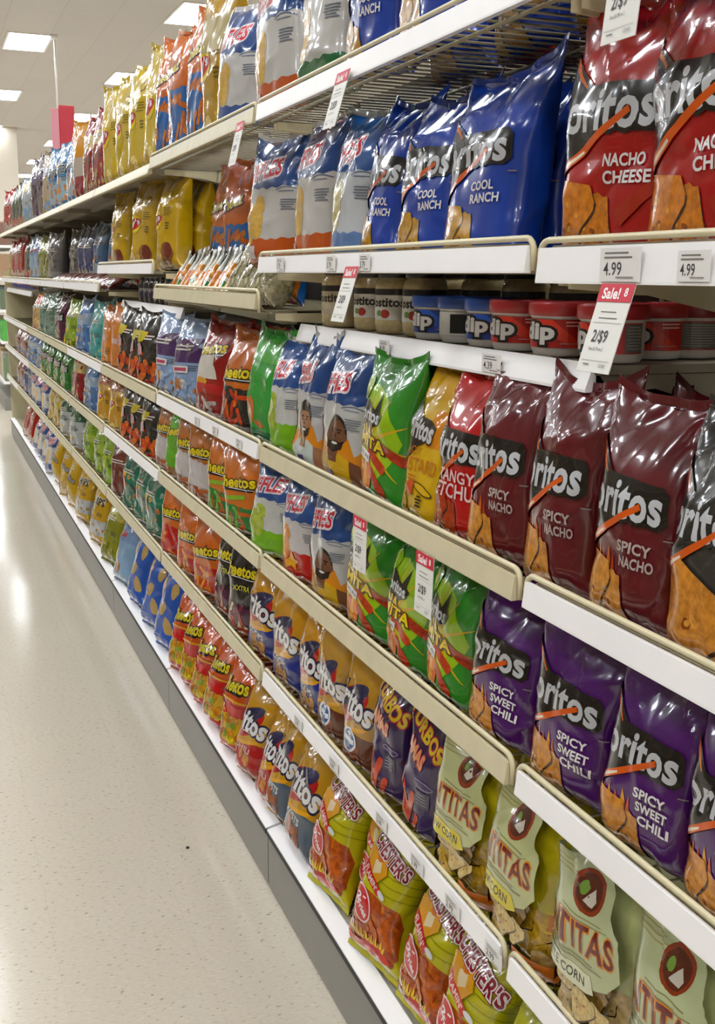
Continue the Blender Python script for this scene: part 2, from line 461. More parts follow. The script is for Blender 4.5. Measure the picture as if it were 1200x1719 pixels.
def classic(base, pot=False):
    a = Art()
    if pot:
        a.ell('8a5a34', .35, .38, .34, .34, 0, .4, 22, .04); a.ell('6f2f22', .45, .48, .2, .22, 20, .3, 18)
        a.pile(-1.1, .08, .0, .42, 14, ['d8b878', 'c9a45c', 'e6cf98'], .17, 5)
    else: a.pile(-1.1, .08, .5, .4, 12, ['e0c060', 'd4b048', 'ecd48a'], .18, 5)
    a.ell('f0d028', -.35, 1.3, .42, .26); a.ell('c02034', -.4, 1.28, .46, .16, 12)
    a.text("Lay's", 'f0e4e4', -.75, 1.18, -.05, 1.42, .04, 12, '9a1c30', .09)
    a.ell('7a6a20', .35, 1.98, .17, .1); a.ell(base, .35, 1.98, .14, .075); a.lines('6a5a18', .18, 1.62, .62, 4, .06, .018, 3); a.lines('6a5a18', .3, 1.2, .6, 3, .07, .03, 5)
    return a

def puffs(base, top, bottom, curl, kind='curl', n=26):
    a = Art(); a.band(bottom, 0, 1.35, 10, .03); a.pile(-1.2, .08, 1.3, 1.25, n, [curl, curl, 'b8621c'], .17, 8, kind)
    a.text('Cheez', 'f0d84a', -.8, 1.62, .3, 1.86, .03, 8, '2a4a90', .08); return a

def cheesy(base, low=None, low_y=.9, lowcol=None, bits=('d8641c', 'e88a28'), flav=None, flavcol='e8d850', n=14, seed=3, logo_y=1.25, waves=True, side=None):
    a = Art()
    if low: a.band(low, 0, low_y, 5, .02)
    a.pile(-1.05, .08, .35, max(.5, low_y-.1), n, list(bits), .17, seed, 'curl')
    if waves:
        a.poly('15110d', [(-.95, logo_y-.14), (.55, logo_y-.03), (.62, logo_y+.05), (-.9, logo_y-.04)]); a.poly('ece8e0', [(-.9, logo_y-.075), (.58, logo_y+.015), (.6, logo_y+.035), (-.88, logo_y-.05)])
    a.text('Cheetos', 'ead24a', -.95, logo_y, .62, logo_y+.32, .035, 6, '15110d', .10)
    if flav: a.text(flav, flavcol, -.3, logo_y-.34, .5, logo_y-.2, .03, 8, '1c1812', .06)
    if side: a.rect(side, .9, .02, 1.95, 2.48)
    return a

def corn(base, bottom, chips, word=None, wcol='d8d4d0', side=None, seal_round=None, n=12, split=.92):
    a = Art(); a.band(bottom, 0, split, 0)
    a.poly('e0a434', [(-1.2, .95), (-.8, .80), (-.2, .76), (.45, .92), (.95, 1.25), (1.1, 1.8), (.6, 2.3), (-1.2, 2.3)])
    a.poly(base, [(-1.25, 1.02), (-.8, .88), (-.2, .85), (.42, 1.0), (.88, 1.3), (1.0, 1.8), (.6, 2.49), (-1.25, 2.49)])
    a.ell('b01f26', -.15, 1.38, .72, .36, 24); a.ell('28264c', -.12, 1.55, .62, .2, 24)
    a.text('Fritos', 'ece8e6', -.95, 1.14, .72, 1.68, .035, -6, '1f1c3a', .11, .15)
    a.lines('e8c4b0', -.4, 1.12, .2, 1, .05, .03)
    if word: a.text(word, wcol, -.62, .62, .28, .78, .035, -4, '28303c', .06)
    a.pile(-1.15, .05, .5, .55, n, chips, .17, 6)
    if seal_round: a.ell('e6e6ea', -.1, .62, .34, .25); a.ell(seal_round, -.1, .62, .28, .2); a.rect('e6e6ea', -.36, .57, .16, .67); a.ell('e6e6ea', -.1, .75, .1, .04)
    if side: a.rect(side, 1.0, .02, 1.96, 2.48)
    return a

def masa(base, win, label, banner, btext, bcol, pat):
    a = Art()
    a.band(win, .1, .98, 0, x0=-1.3, x1=1.0, mot=.55)
    rg = random.Random(5)
    for k in range(30):
        x, y = rg.uniform(-1.2, .95), rg.uniform(.15, .95)
        a.chip(x, y, rg.uniform(.15, .3), rg.uniform(0, 120), rg.choice([win, win, 'd0b880', '9a7a44']), k, '8a6a3a')
    a.band(base, -.1, .12, 0)
    a.rect(pat, .62, .86, 1.5, 1.10); a.rect(pat, .1, .16, 1.3, .34)
    for k in range(6): a.stroke('e8c070', (.66+.14*k, .9), (.74+.14*k, 1.06), .012, .012); a.stroke('e8c070', (.74+.14*k, 1.06), (.8+.14*k, .9), .012, .012)
    a.rect('d8b040', .6, 1.12, 1.5, 1.14); a.rect('d8b040', .6, .82, 1.5, .84)
    a.poly(label, [(-1.3, 2.2), (.02, 2.28), (.24, 2.1), (.28, 1.85), (.46, 1.7), (.46, 1.2), (.3, .98), (.1, .9), (-1.3, 1.0)])
    a.lines('a89a60', -1.0, 2.15, -.3, 3, .05, .015)
    a.ell('8a3a22', -.14, 1.98, .25, .24); a.ell('5a2a1a', -.14, 1.98, .2, .19, 0, .3); a.ell('7a9a4a', -.22, 2.0, .06, .07); a.poly('d0c8b8', [(-.2, 1.87), (-.06, 2.04), (.0, 1.92), (-.04, 1.85)])
    a.text('SANTITAS', '6a2420', -1.25, 1.28, .38, 1.62, .02, 0, 'd88a40', .06)
    a.lines('8a8058', -.6, 1.68, .3, 2, .05, .014); a.lines('8a8058', -.9, 1.19, .3, 2, .05, .018)
    a.poly(banner, [(-1.2, 1.06), (.04, 1.06), (.14, .86), (-.02, .8), (-1.2, .82)]); a.text(btext, bcol, -1.05, .87, -.04, 1.0, .02)
    return a.shift(.1, 3)

def hot_fries():
    a = Art()
    a.poly('b85c26', [(-1.3, 1.36), (-.1, 1.28), (.62, 1.18), (.82, .9), (.74, .4), (.55, .26), (-1.3, .26)], .35)
    a.pile(-1.1, .36, .55, 1.15, 46, ['c0622a', 'd0742e', 'a84c20', 'c86428', 'b85424'], .2, 4, 'curl')
    a.poly('d8401c', [(-1.1, .26), (-.4, .30), (.1, .42), (.3, .34), (.5, .40), (.62, .26), (.4, .2), (-1.1, .16)])
    for k in range(8): x = -.8+.16*k; a.poly('e8c020', [(x, .42), (x+.05, .60), (x+.09, .44), (x+.16, .52), (x+.13, .38)])
    a.rect('d83018', -.2, .24, .4, .42, 0, 4)
    for k in range(5): a.stroke('8a8a14', (-.1, 1.42+.16*k), (1.5, 1.36+.17*k), .007, .007)
    a.poly('e0a020', [(-.8, 1.98), (-.1, 2.04), (.1, 1.72), (-.1, 1.5), (-.6, 1.6)]); a.poly('f0d8b0', [(-.4, 1.84), (-.2, 1.9), (-.1, 1.7), (-.3, 1.62)]); a.ell('d87820', -.25, 1.95, .14, .1)
    a.poly('c8202c', [(-.72, 1.62), (.0, 1.3), (.12, 1.36), (.02, 1.46), (-.66, 1.78)]); a.text("FLAMIN'", 'f4d4c8', -.62, 1.47, -.02, 1.58, .03, -25)
    a.ell('e8e2e2', .12, 1.36, .12, .055, -20)
    a.ell('f0c8c8', -.38, 1.02, .40, .27, -38); a.ell('c01c2c', -.38, 1.02, .36, .235, -38)
    a.text('2', 'f2eaea', -.56, 1.04, -.4, 1.18, .04, -20); a.text('Fries', 'f2eaea', -.48, .86, -.12, 1.0, .03, -30); a.lines('f2eaea', -.38, 1.13, -.2, 1, .05, .03)
    a.text("CHESTER'S", '8a2030', -.75, 1.9, .62, 2.16, .03, -14, 'f0e4e0', .09, 0, '8a2030', .13)
    a.text('HOT FRIES', 'c8202c', -.3, .30, .32, .38, .02, 4)
    return a.shift(.14)

def patches(base, bands=(), bits=None, word=None, wcol='e6e0dc', wout=None, wy=1.3, n=14, kind='ell', kx=(-1.1, .6), ky=(.1, .7), r=.16):
    a = Art()
    for b in bands: a.band(b[0], b[1], b[2], b[3] if len(b) > 3 else 0, .03, b[4] if len(b) > 4 else False)
    if bits:
        a.pile(-1.1, .1, .9, 2.2, 12, bits, r*.6, 17, kind); a.pile(kx[0], ky[0], kx[1], ky[1], n, bits, r, 7, kind)
        a.lines('4a4640', .1, 1.2, .6, 3, .06, .02, n); a.lines('d8d2c8', -.6, 1.75, .4, 2, .1, .05, n)
    if word: a.text(word, wcol, -.9, wy, .6, wy+.32, .035, 0, wout, .1)
    return a

def dinamita():
    a = Art()
    a.poly('9cc032', [(-1.1, .5), (-1.0, 1.9), (-.2, 2.1), (.35, 1.9), (.75, 1.2), (.5, .8), (.2, .5)])
    a.poly('c8cc34', [(-1.1, .6), (-.9, 1.6), (-.3, 1.8), (.2, 1.6), (.3, 1.0), (.1, .6)])
    for k in range(9): x = -.9+.1*k; a.stroke('d8b030', (-.2, 1.1), (-.2+1.1*math.cos(k*.5-.6), 1.1+1.0*math.sin(k*.5-.6)), .05, .006)
    for k in range(7): x = -1.0+.14*k; a.poly(['e87820', 'f0b028'][k % 2], [(x-.1, .25), (x+.1, .3), (x+.14, .6), (x+.02, .85), (x-.06, .6)])
    for cx, cy, rt, c in ((.1, .82, -28, 'c2481c'), (-.45, .42, 80, 'cc5a20'), (.18, .45, -38, 'b83c18'), (.55, .98, -20, 'a83a18'), (-.75, .7, 60, 'd06a24')): a.curl(cx, cy, .26, .085, rt, c)
    a.poly('1a1612', [(-.75, 1.48), (-.5, 1.86), (.0, 1.68), (.1, 1.98), (.16, 1.66), (.3, 1.6), (.2, 1.46), (-.1, 1.34)])
    a.text('Doritos', 'd4d4d4', -.72, 1.47, .18, 1.7, .035, -4, '1a1612', .09)
    a.text('DINA', 'f0d43c', -.85, 1.2, -.05, 1.42, .03, -6, '5a2a14', .12); a.text('MITA', 'f0d43c', -.6, 1.0, .35, 1.22, .03, -6, '5a2a14', .12)
    a.rect('e8e4dc', -.6, .78, -.1, .95, 0, -10); a.text('CHILE LIMON', '4a3a58', -.57, .82, -.14, .90, .02, -10)
    a.ell('8cb82c', -.6, 2.0, .22, .2); a.ell('d8e070', -.62, 2.02, .12, .1)
    return a

def turbos():
    a = Art()
    a.band('3a2448', 1.6, 2.6, 0)
    for k in range(9): x = -1.2+.11*k; a.poly(['c8341c', 'd85a24', 'b82c1c'][k % 3], [(x-.12, .0), (x+.14, .0), (x+.1, .7+.12*(k % 3)), (x, 1.05+.07*(k % 2)), (x-.06, .6)])
    for cx, cy, rt in ((-.3, .3, 68), (.05, .2, 60), (-.7, .45, 80), (-.1, .55, 66)): a.curl(cx, cy, .3, .09, rt, 'c8481c')
    a.text('TURBOS', 'd8b84a', -.8, 1.86, .8, 2.16, .04, -20, 'a03040', .11); a.text('FLAMAS', 'e89a70', -.85, 1.50, .3, 1.78, .05, -16, 'b04a50', .11)
    a.ell('9a8aa8', .34, 1.14, .28, .07, -5); a.ell('3a2a5a', .34, 1.14, .26, .052, -5); a.rect('403c4c', .1, .72, .56, 1.02); a.lines('8a88a0', .14, .95, .5, 4, .06, .015)
    return a

T = 'tortilla chip bag'
design('cool', 'royal blue ranch tortilla chip bag', 'blue ranch bag', 'tortilla_chip_bag', T, '1c3f9c', tortilla('1c3f9c', ('COOL', 'RANCH'), chips='c09038'), variants=3)
design('nacho', 'bright red nacho cheese tortilla chip bag', 'red nacho bag', 'tortilla_chip_bag', T, 'a81c1a', tortilla('a81c1a', ('NACHO', 'CHEESE'), chips='d0803a').poly('a03018', [(.2, .5), (.9, .95), (1.0, 1.15), (.95, .9), (.3, .35)]), variants=2, H=.305, F=.125)
design('spicy', 'maroon spicy nacho tortilla chip bag', 'maroon spicy bag', 'tortilla_chip_bag', T, '611a20', tortilla('611a20', ('SPICY', 'NACHO'), 'b8aaa4', 'd0904a', flames=['a83c18', 'c86420']), variants=3)
design('black', 'charcoal black tortilla chip bag', 'black chip bag', 'tortilla_chip_bag', T, '35332f', tortilla('35332f', (), chips='cc8a44', chip_y=.62, dark='24221f').chip(.45, .3, .5, 60, 'c07c38', 8).chip(-.1, .45, .66, 10, 'cc8a44', 9), variants=1)
design('flam', 'red tangy ketchup tortilla chip bag', 'red ketchup bag', 'tortilla_chip_bag', T, 'b8201f', tortilla('b8201f', (), chips='a8401c').text('TANGY', 'e8c8c4', -.5, .94, .55, 1.12, .02).text('KETCHUP', 'e8c8c4', -.75, .70, .75, .92, .02), variants=1)
design('mustard', 'yellow mustard tortilla chip bag', 'yellow mustard bag', 'tortilla_chip_bag', T, 'd8ae14',
       Art().band('d88a10', 1.3, 1.9, 0, x0=.1, x1=1.9).band('d2a010', 2.05, 2.6).pile(-1.2, .05, -.35, .55, 26, ['b89a34', 'a88a2c', 'c8aa48'], .16, 3)
       .poly('2a2118', [(-.8, 2.05), (-.15, 1.74), (.1, 1.72), (.3, 1.62), (.28, 1.42), (-.1, 1.3), (-.6, .95)]).text('Doritos', 'c6c4c2', -.85, 1.4, .28, 1.74, .04, -5, '2a2118', .1)
       .text('HOT', 'c8741c', -.45, 1.14, .0, 1.28, .0, 0).text('MUSTARD', 'c8741c', -.75, .88, .6, 1.1, .0)
       .ell('3a3010', .28, .63, .3, .07, -14).ell('d8ae14', .28, .63, .27, .052, -14).lines('3a3010', .12, .5, .36, 4, .05, .03, 2).rect('c8541c', -.25, .5, .0, .72, 0, 10).lines('c86a1c', -.3, .8, .1, 3, .06, .02), variants=1)
design('limon', 'green rolled tortilla chip bag with yellow lettering', 'green rolled chip bag', 'tortilla_chip_bag', T, '3c8a34', dinamita(), variants=2)
design('sweet', 'purple spicy sweet chili tortilla chip bag', 'purple chili bag', 'tortilla_chip_bag', T, '4a1660', tortilla('4a1660', ('SPICY', 'SWEET', 'CHILI'), chips='cc8a44', flames=['c85a1c', 'e09a30']), variants=3)
RC = 'ridged potato chip bag'
design('ruf_orange', 'blue, white and orange ridged potato chip bag', 'orange-bottomed ridged bag', 'potato_chip_bag', RC, 'cac6c0', ridged('22457e', 'cac6c0', 'c05a28', orange=True), variants=2, H=.295)
design('ruf_green', 'blue, white and dark green ridged chip bag', 'green-bottomed ridged bag', 'potato_chip_bag', RC, 'c8c4be', ridged('22457e', 'c8c4be', '2a6a40'), variants=1)
design('ruf_blue', 'blue and white ridged potato chip bag', 'blue ridged bag', 'potato_chip_bag', RC, 'ccc9c6', ridged('22457e', 'ccc9c6', '35538c'), variants=2)
design('ruf_pale', 'pale white and blue ridged potato chip bag', 'pale ridged bag', 'potato_chip_bag', RC, 'c4c6c8', ridged('2a5490', 'c4c6c8', '6a86b4', chipc='d8cc98'), variants=1)
design('ruf_lime', 'blue and white ridged chip bag with lime green bottom', 'lime-bottomed ridged bag', 'potato_chip_bag', RC, 'c8c8c2', ridged('264c88', 'c8c8c2', '7ab032', chipc='a8b850', by=.75), variants=2)
design('ruf_red', 'blue and white ridged chip bag with red bottom', 'red-bottomed ridged bag', 'potato_chip_bag', RC, 'ccc6c2', ridged('264c88', 'ccc6c2', 'b82a22', chipc='d88a3c', by=.8).poly('e0a030', [(-.3, .5), (-.1, .62), (.0, .8), (.1, .62), (.3, .6), (.15, .5), (.2, .35), (0, .44), (-.2, .36)]), variants=1)
design('ruf_man', 'ridged chip bag showing a person in a yellow jersey', 'yellow jersey bag', 'potato_chip_bag', RC, 'c4c2be', ridged('22457e', 'c4c2be', 'b8761c', man=('6e4631', '1a110c', 'd0a62a'), by=.35), variants=2)
design('ruf_youth', 'ridged chip bag showing a person in a white jersey', 'white jersey bag', 'potato_chip_bag', RC, 'bcbab8', ridged('22457e', 'bcbab8', '5a4a3a', man=('a07054', '0f0c0b', 'c4ccc4'), by=.3), variants=1)
PC = 'potato chip bag'
design('lay', 'plain yellow potato chip bag', 'plain yellow bag', 'potato_chip_bag', PC, 'c9ac26', classic('c9ac26'), variants=3, H=.345, F=.122)
design('lay_tan', 'tan and yellow potato chip bag', 'tan yellow bag', 'potato_chip_bag', PC, 'b8903c', classic('b8903c').band('b8a878', 1.5, 2.1), variants=1, H=.34)
design('lay_pot', 'yellow potato chip bag with a brown potato', 'potato picture bag', 'potato_chip_bag', PC, 'caa420', classic('caa420', True), variants=3, H=.31, F=.12)
CP = 'cheese puff bag'
design('puff', 'orange-topped blue cheese curl bag', 'orange and blue curl bag', 'cheese_curl_bag', CP, 'c9681c', puffs('c9681c', 'c9681c', '2a62a0', 'cf7a24'), variants=2, H=.35)
design('chee_black', 'orange and black cheese curl bag', 'orange and black bag', 'cheese_curl_bag', CP, 'c86a16', cheesy('c86a16', '201d1a', 1.15, bits=('c8481c', 'd86a24', 'b83a1c'), logo_y=1.36), variants=1)
design('chee_red', 'red and white cheese curl bag', 'red and white curl bag', 'cheese_curl_bag', CP, '9a2420', cheesy('9a2420', '8a2a2c', .5, bits=('b0a8a4', '8a3028', 'c0bab4'), logo_y=1.7).poly('d8d0c4', [(-.9, 1.62), (.3, 1.7), (.5, 1.1), (-.9, 1.05)]).ell('d89a24', -.3, 1.0, .4, .1).rect('b8201c', -.9, .7, .7, .95), variants=1)
design('chee_green', 'orange and green cheese curl bag', 'orange and green bag', 'cheese_curl_bag', CP, 'cf7418', cheesy('cf7418', '2c7a3c', .85, bits=('c8641c', '9a5a24', '7ab04a'), logo_y=1.35).rect('8ab43c', -.5, 1.02, .3, 1.14, 0, 10), variants=1)
design('chee_white', 'silver and orange cheese puff bag', 'silver puff bag', 'cheese_puff_bag', CP, 'b46a30', cheesy('b46a30', 'b09a90', .6, bits=('b8683a', 'd0c8c2', 'a0482c'), logo_y=1.5).band('c4bcb8', .55, 1.35, 6, .04), variants=2)
design('chee_hot', 'orange and red hot cheese curl bag', 'orange and red curl bag', 'cheese_curl_bag', CP, 'cc6a1c', cheesy('cc6a1c', 'b02a1c', 1.0, bits=('d8742c', 'b84a1c', 'e09a3c'), logo_y=1.3), variants=2, H=.275)
design('chee_flame', 'orange cheese stick bag with a solid red lower half', 'orange over red bag', 'cheese_curl_bag', CP, 'd0701a', cheesy('d0701a', 'b4241c', 1.2, bits=('d8782c', 'c8601c'), n=8, logo_y=1.5), variants=1, H=.28)
design('chee_dark', 'black and purple hot cheese curl bag', 'black and purple bag', 'cheese_curl_bag', CP, '1c1718', cheesy('1c1718', '4a1f38', .9, bits=('7a2a3c', 'a8402c', '5a2444', 'd0c8a0'), logo_y=1.65, flav='XXTRA', flavcol='c8c04a', n=22), variants=2)
design('chee_small', 'small orange, red and yellow cheese snack bag', 'small cheese snack bag', 'cheese_snack_bag', CP, 'cf5e14',
       Art().band('c8301c', 1.0, 1.5, 0).band('d0a41c', .3, 1.05, 8, .05).band('c0281c', 0, .3, 6, .03).pile(-1.1, .35, .9, 1.0, 34, ['d8c02c', 'a0a09c', 'c88a34', 'b86a2c', 'e0cc48', '8a9a34'], .14, 5).rect('c01c1c', -.1, 1.1, .6, 1.4).pile(-.9, 1.1, -.2, 1.4, 5, ['d87820', 'e08a30'], .12, 5, 'curl').band('e0a81c', 1.5, 1.56, 0)
       .poly('15110d', [(-.8, 1.62), (.4, 1.7), (.5, 1.78), (-.8, 1.72)]).text('Cheetos', 'e6d24a', -.8, 1.72, .62, 2.1, .035, 6, '15110d', .10), variants=3, F=.085, H=.245, D=.085)
design('carrot', 'bright green snack bag with orange spots', 'bright green bag', 'snack_bag', 'snack bag', '3a9a40', patches('3a9a40', [('1f6a3c', 0, .4)]).ell('c8702c', -.35, .8, .2, .3, 10, .3).ell('c8702c', .1, .52, .26, .07, -5, .3).band('5ab050', 1.9, 2.4), variants=1)
design('puffblue', 'pale blue and purple puffed corn bag', 'pale blue puff bag', 'puffed_corn_bag', 'snack bag', '8fa6c8', patches('8fa6c8', [('4a2a5e', 1.3, 2.0)], ['d8d0c8', 'b87a4c', 'cfc4bc', '9ab0d0'], None, n=26, ky=(.1, .95)).rect('e0d8d4', -.8, 1.0, .2, 1.2).rect('b8506a', -.7, 1.05, .1, 1.15), variants=2)
design('hotblack', 'black and red hot corn snack bag', 'black and red bag', 'corn_snack_bag', 'snack bag', '23211f', patches('23211f', [], HOT, None, n=30, ky=(.08, .95), kx=(-1.2, 1.0), r=.2).poly('c8b84a', [(-.8, 1.5), (-.2, 1.6), (0, 1.9), (-.5, 1.95)]).rect('c8a0a0', -.9, 1.1, -.3, 1.5, 0, 10), variants=2)
design('orange', 'plain orange snack bag', 'plain orange bag', 'snack_bag', 'snack bag', 'c8761a', patches('c8761a', [('b86a18', 0, .3)]).rect('d0a8a0', -.8, 1.15, .1, 1.35).lines('6a4a18', .2, .8, .6, 4, .07, .03), variants=2)
design('teal', 'teal snack bag', 'teal bag', 'snack_bag', 'snack bag', '4a9a98', patches('4a9a98', [('6ab0a8', 1.6, 2.1)], ['a8b878', '3a8a90'], None, n=8, ky=(.1, .5)), variants=1)
design('blue', 'sky blue and white snack bag', 'sky blue bag', 'snack_bag', 'snack bag', '5a82b4', patches('5a82b4', [('9ab0c4', 1.4, 1.9, 6)], ['c8b07a', '4a6aa8', 'b8c4d4'], None, n=18, ky=(.1, 1.2)), variants=2)
design('lime', 'lime green and yellow snack bag', 'lime yellow bag', 'snack_bag', 'snack bag', '8aa82c', patches('8aa82c', [('5a7a24', 0, .5), ('c8c88a', 1.7, 2.0)], ['d8c040', 'c8d878'], None, n=12, ky=(.2, 1.2)), variants=1)
design('plumd', 'plum purple tortilla chip bag', 'plum bag', 'tortilla_chip_bag', T, '53263e', tortilla('53263e', (), chips='a8825a'), variants=1)
design('graygreen', 'grey green snack bag', 'grey green bag', 'snack_bag', 'snack bag', '7a9080', patches('7a9080', [('5a7a68', 1.4, 2.0)], ['a8b8a8', '5a7a6a'], None, n=12), variants=1)
design('cheesered', 'yellow and red cheese cracker bag', 'yellow and red bag', 'cracker_bag', 'snack bag', 'c8952c', patches('c8952c', [('b82a24', 0, .5), ('c84a2a', 1.9, 2.5), ('d8dce0', 1.6, 1.85)], ['d8b050', 'e0c478', 'c88a2c'], None, n=24, ky=(.2, 1.5), r=.2), variants=1)
design('greenp', 'leaf green cheese puff bag', 'leaf green bag', 'cheese_puff_bag', CP, '6aa83a', cheesy('6aa83a', '8a6a4a', .5, bits=('a86a3c', 'c8a07a'), n=10, logo_y=1.6, waves=False), variants=1)
design('kettle', 'golden yellow and brown kettle chip bag', 'golden kettle bag', 'potato_chip_bag', PC, 'c8941c', classic('c8941c').band('a85a1c', 1.9, 2.3), variants=1, F=.12)
design('redmix', 'dark red and cream snack bag', 'dark red bag', 'snack_bag', 'snack bag', '94262c', patches('94262c', [('c8b078', 1.5, 1.95)], ['d0b080', 'b8a070', '8a2a30'], None, n=14, ky=(.1, .6)).rect('c8b8b0', -.9, .7, -.4, 1.4), variants=2, H=.32)
design('gold_top', 'golden topped snack bag with dark red bottom', 'golden topped bag', 'snack_bag', 'snack bag', 'd0901c', patches('d0901c', [('8a2432', 0, .8), ('b8a898', .8, 1.4)]), variants=1, H=.33)
design('tost', 'light blue tortilla chip bag with black lettering', 'light blue chip bag', 'tortilla_chip_bag', T, '4a80b0', patches('4a80b0', [('9ab4c4', .3, 1.2)], ['d8a878', 'c88a5a', 'e0c8a8'], 'TOSTITOS', '1a1a1c', 'dce4e8', 1.35, n=10, ky=(.3, 1.1)), variants=2, H=.32)
design('tan', 'tan and pale blue tortilla chip bag', 'tan and blue bag', 'tortilla_chip_bag', T, 'b8a488', patches('b8a488', [('7a94b4', 0, .6), ('8a90a8', 1.6, 2.0)], ['d8b880', 'c8a060'], None, n=10), variants=1, H=.32)
design('plum', 'dark plum pretzel bag', 'dark plum bag', 'pretzel_bag', 'snack bag', '3c1f3c', patches('3c1f3c', [('4a2a50', 0, .4)], None, 'CHIPS', '8a8098', None, 1.5), variants=1, H=.34)
design('pale', 'pale grey and yellow snack bag', 'pale grey bag', 'snack_bag', 'snack bag', 'a8b0b4', patches('a8b0b4', [('7a98b8', 0, .9), ('c8bc6a', 1.8, 2.2)], ['c8b868', 'c0c8d0'], None, n=10), variants=1, H=.31)
design('forest', 'dark green snack bag', 'dark green bag', 'snack_bag', 'snack bag', '2c4034', patches('2c4034', [('a83a30', 0, .6)], ['c0a890', '5a7a68'], None, n=10), variants=1, H=.31)
design('red', 'red and cream snack bag', 'red and cream bag', 'snack_bag', 'snack bag', 'a82a26', patches('a82a26', [('c8b0a0', 0, .45, 6)], ['d8c0a8', '8a2020'], None, n=10), variants=1, H=.31)
design('gold', 'gold yellow snack bag', 'gold yellow bag', 'snack_bag', 'snack bag', 'b8982c', patches('b8982c', [('c8b058', 1.3, 1.8)], ['d8c890', 'a87a2c'], None, n=10), variants=1, H=.31)
design('snackblue', 'steel blue and white snack mix bag', 'steel blue bag', 'snack_mix_bag', 'snack bag', '42688e', patches('42688e', [('a0b0c0', .2, .9, 6)], ['c88a4c', 'd8d0c0', '2a4a70', 'b0683a'], None, n=16, ky=(.2, 1.2)), variants=2)
design('navy', 'navy blue snack bag', 'navy bag', 'snack_bag', 'snack bag', '20346e', patches('20346e', [('3a5a9c', 0, .4)], ['c8b080', '8a98b8'], None, n=6, ky=(.5, 1.1)), variants=1)
design('grey', 'grey snack bag', 'grey bag', 'snack_bag', 'snack bag', '6e6a68', patches('6e6a68', [('8a8888', 0, .6)], ['9a9088', '55504c'], None, n=10), variants=1)
design('olive', 'olive green snack bag', 'olive bag', 'snack_bag', 'snack bag', '8a8a2a', patches('8a8a2a', [('b0a84a', 1.7, 2.1)], ['b8a850', '707a24', 'c8b070'], None, n=14).rect('b85a50', -.8, .9, -.5, 1.5), variants=2)
design('skyblue', 'powder blue chip bag with tan crisps', 'powder blue bag', 'potato_chip_bag', PC, '8aa8c4', patches('8aa8c4', [('7a94b8', 1.6, 2.5)]).ell('c0a04a', -.5, 1.0, .22, .24, 0, .3).ell('9a6a3c', -.2, .55, .26, .26, 0, .4).rect('b85a64', -.7, 1.75, -.1, 1.95), variants=1)
FR = 'corn chip bag'
design('frit_honey', 'tan corn chip bag with a round blue seal', 'tan corn chip bag', 'corn_chip_bag', FR, 'b88a3c', corn('b88a3c', '5a2c1c', ['6a3018', '8a4424', '7a3a1c'], None, seal_round='3a5a8a', split=.8), variants=2, H=.275)
design('frit_blue', 'gold and navy corn chip bag', 'gold and navy bag', 'corn_chip_bag', FR, 'c8902c', corn('c8902c', '22307c', ['b8803c', 'c8924a', 'a8702c'], 'SCOOPS', side='8a8884', n=9, split=1.1), variants=2, H=.275)
design('frit_twist', 'gold and slate corn twist bag', 'gold and slate bag', 'corn_chip_bag', FR, 'c08f2c', corn('c08f2c', '4a5866', ['8a4422', '7a3a1e', '9a5428'], 'TWISTS', side='9a8468', n=14), variants=2, F=.1, H=.27)
design('frit_red', 'gold and red corn chip bag', 'gold and red bag', 'corn_chip_bag', FR, 'c89420', corn('c89420', 'a82420', ['b87a34', 'c88a44'], 'CHILI', 'e0a8a0', n=7), variants=2, F=.095, H=.26)
design('sant_white', 'pale green white corn tortilla chip bag with a window', 'pale green corn bag', 'tortilla_chip_bag', T, 'aeb27c', masa('aeb27c', 'b8a070', 'b9be94', 'd8d8b8', 'WHITE CORN', '2a2a1c', 'b0543c'), variants=2, H=.285, F=.12)
design('sant_yel', 'yellow corn tortilla chip bag with a window', 'yellow corn bag', 'tortilla_chip_bag', T, 'b4a422', masa('b4a422', 'b8943c', 'bfc08e', 'd8c41c', 'YELLOW CORN', '2a2a1c', 'c06a24'), variants=2, H=.285, F=.12)
design('takis', 'dark purple rolled chip bag with red flames', 'purple flame bag', 'rolled_chip_bag', T, '33204e', turbos(), variants=2, H=.275, F=.1)
design('green', 'dark green chip bag', 'dark green chip bag', 'potato_chip_bag', PC, '1f6450', patches('1f6450', [('2a7a60', 1.3, 1.7)], ['c8a868', 'c87a3c', '8ab0a0'], None, n=6, ky=(.6, 1.6)).rect('b85a50', -.6, 1.0, -.3, 1.5).rect('d8b040', -.6, 1.5, -.3, 1.65), variants=2, H=.275)
design('brown', 'reddish brown snack bag', 'reddish brown bag', 'snack_bag', 'snack bag', '6a2a20', patches('6a2a20', [('4a2428', 0, .4)], ['c8b8a8', '8a3a2a'], None, n=6), variants=1, H=.275)
design('limeg', 'lime green veggie chip bag', 'lime veggie bag', 'veggie_chip_bag', 'snack bag', '86a834', patches('86a834', [('a8c050', 1.2, 1.6)], ['6a9030', 'c8c83c', 'a0b870', '5a7a3a'], None, n=24, ky=(.1, 1.9)), variants=2, H=.275)
design('whiteg', 'white and dark green snack bag', 'white and green bag', 'snack_bag', 'snack bag', 'b4b8b4', patches('b4b8b4', [('2a5a3c', 1.6, 2.5)], ['c8a04a', 'd0d0d0', '8a9a94'], None, n=10).lines('55606a', -.4, 1.3, .5, 3, .1, .05), variants=2, H=.275)
design('brick', 'brick red and blue snack bag', 'brick red bag', 'snack_bag', 'snack bag', '84382c', patches('84382c', [('3a4e86', .4, .9)], ['b8683c', '4a3a50'], None, n=10), variants=1, H=.275)
design('greend', 'green tortilla chip bag with black lettering', 'green chip bag', 'tortilla_chip_bag', T, '3a7a34', tortilla('3a7a34', (), chips='b8a04a'), variants=1)
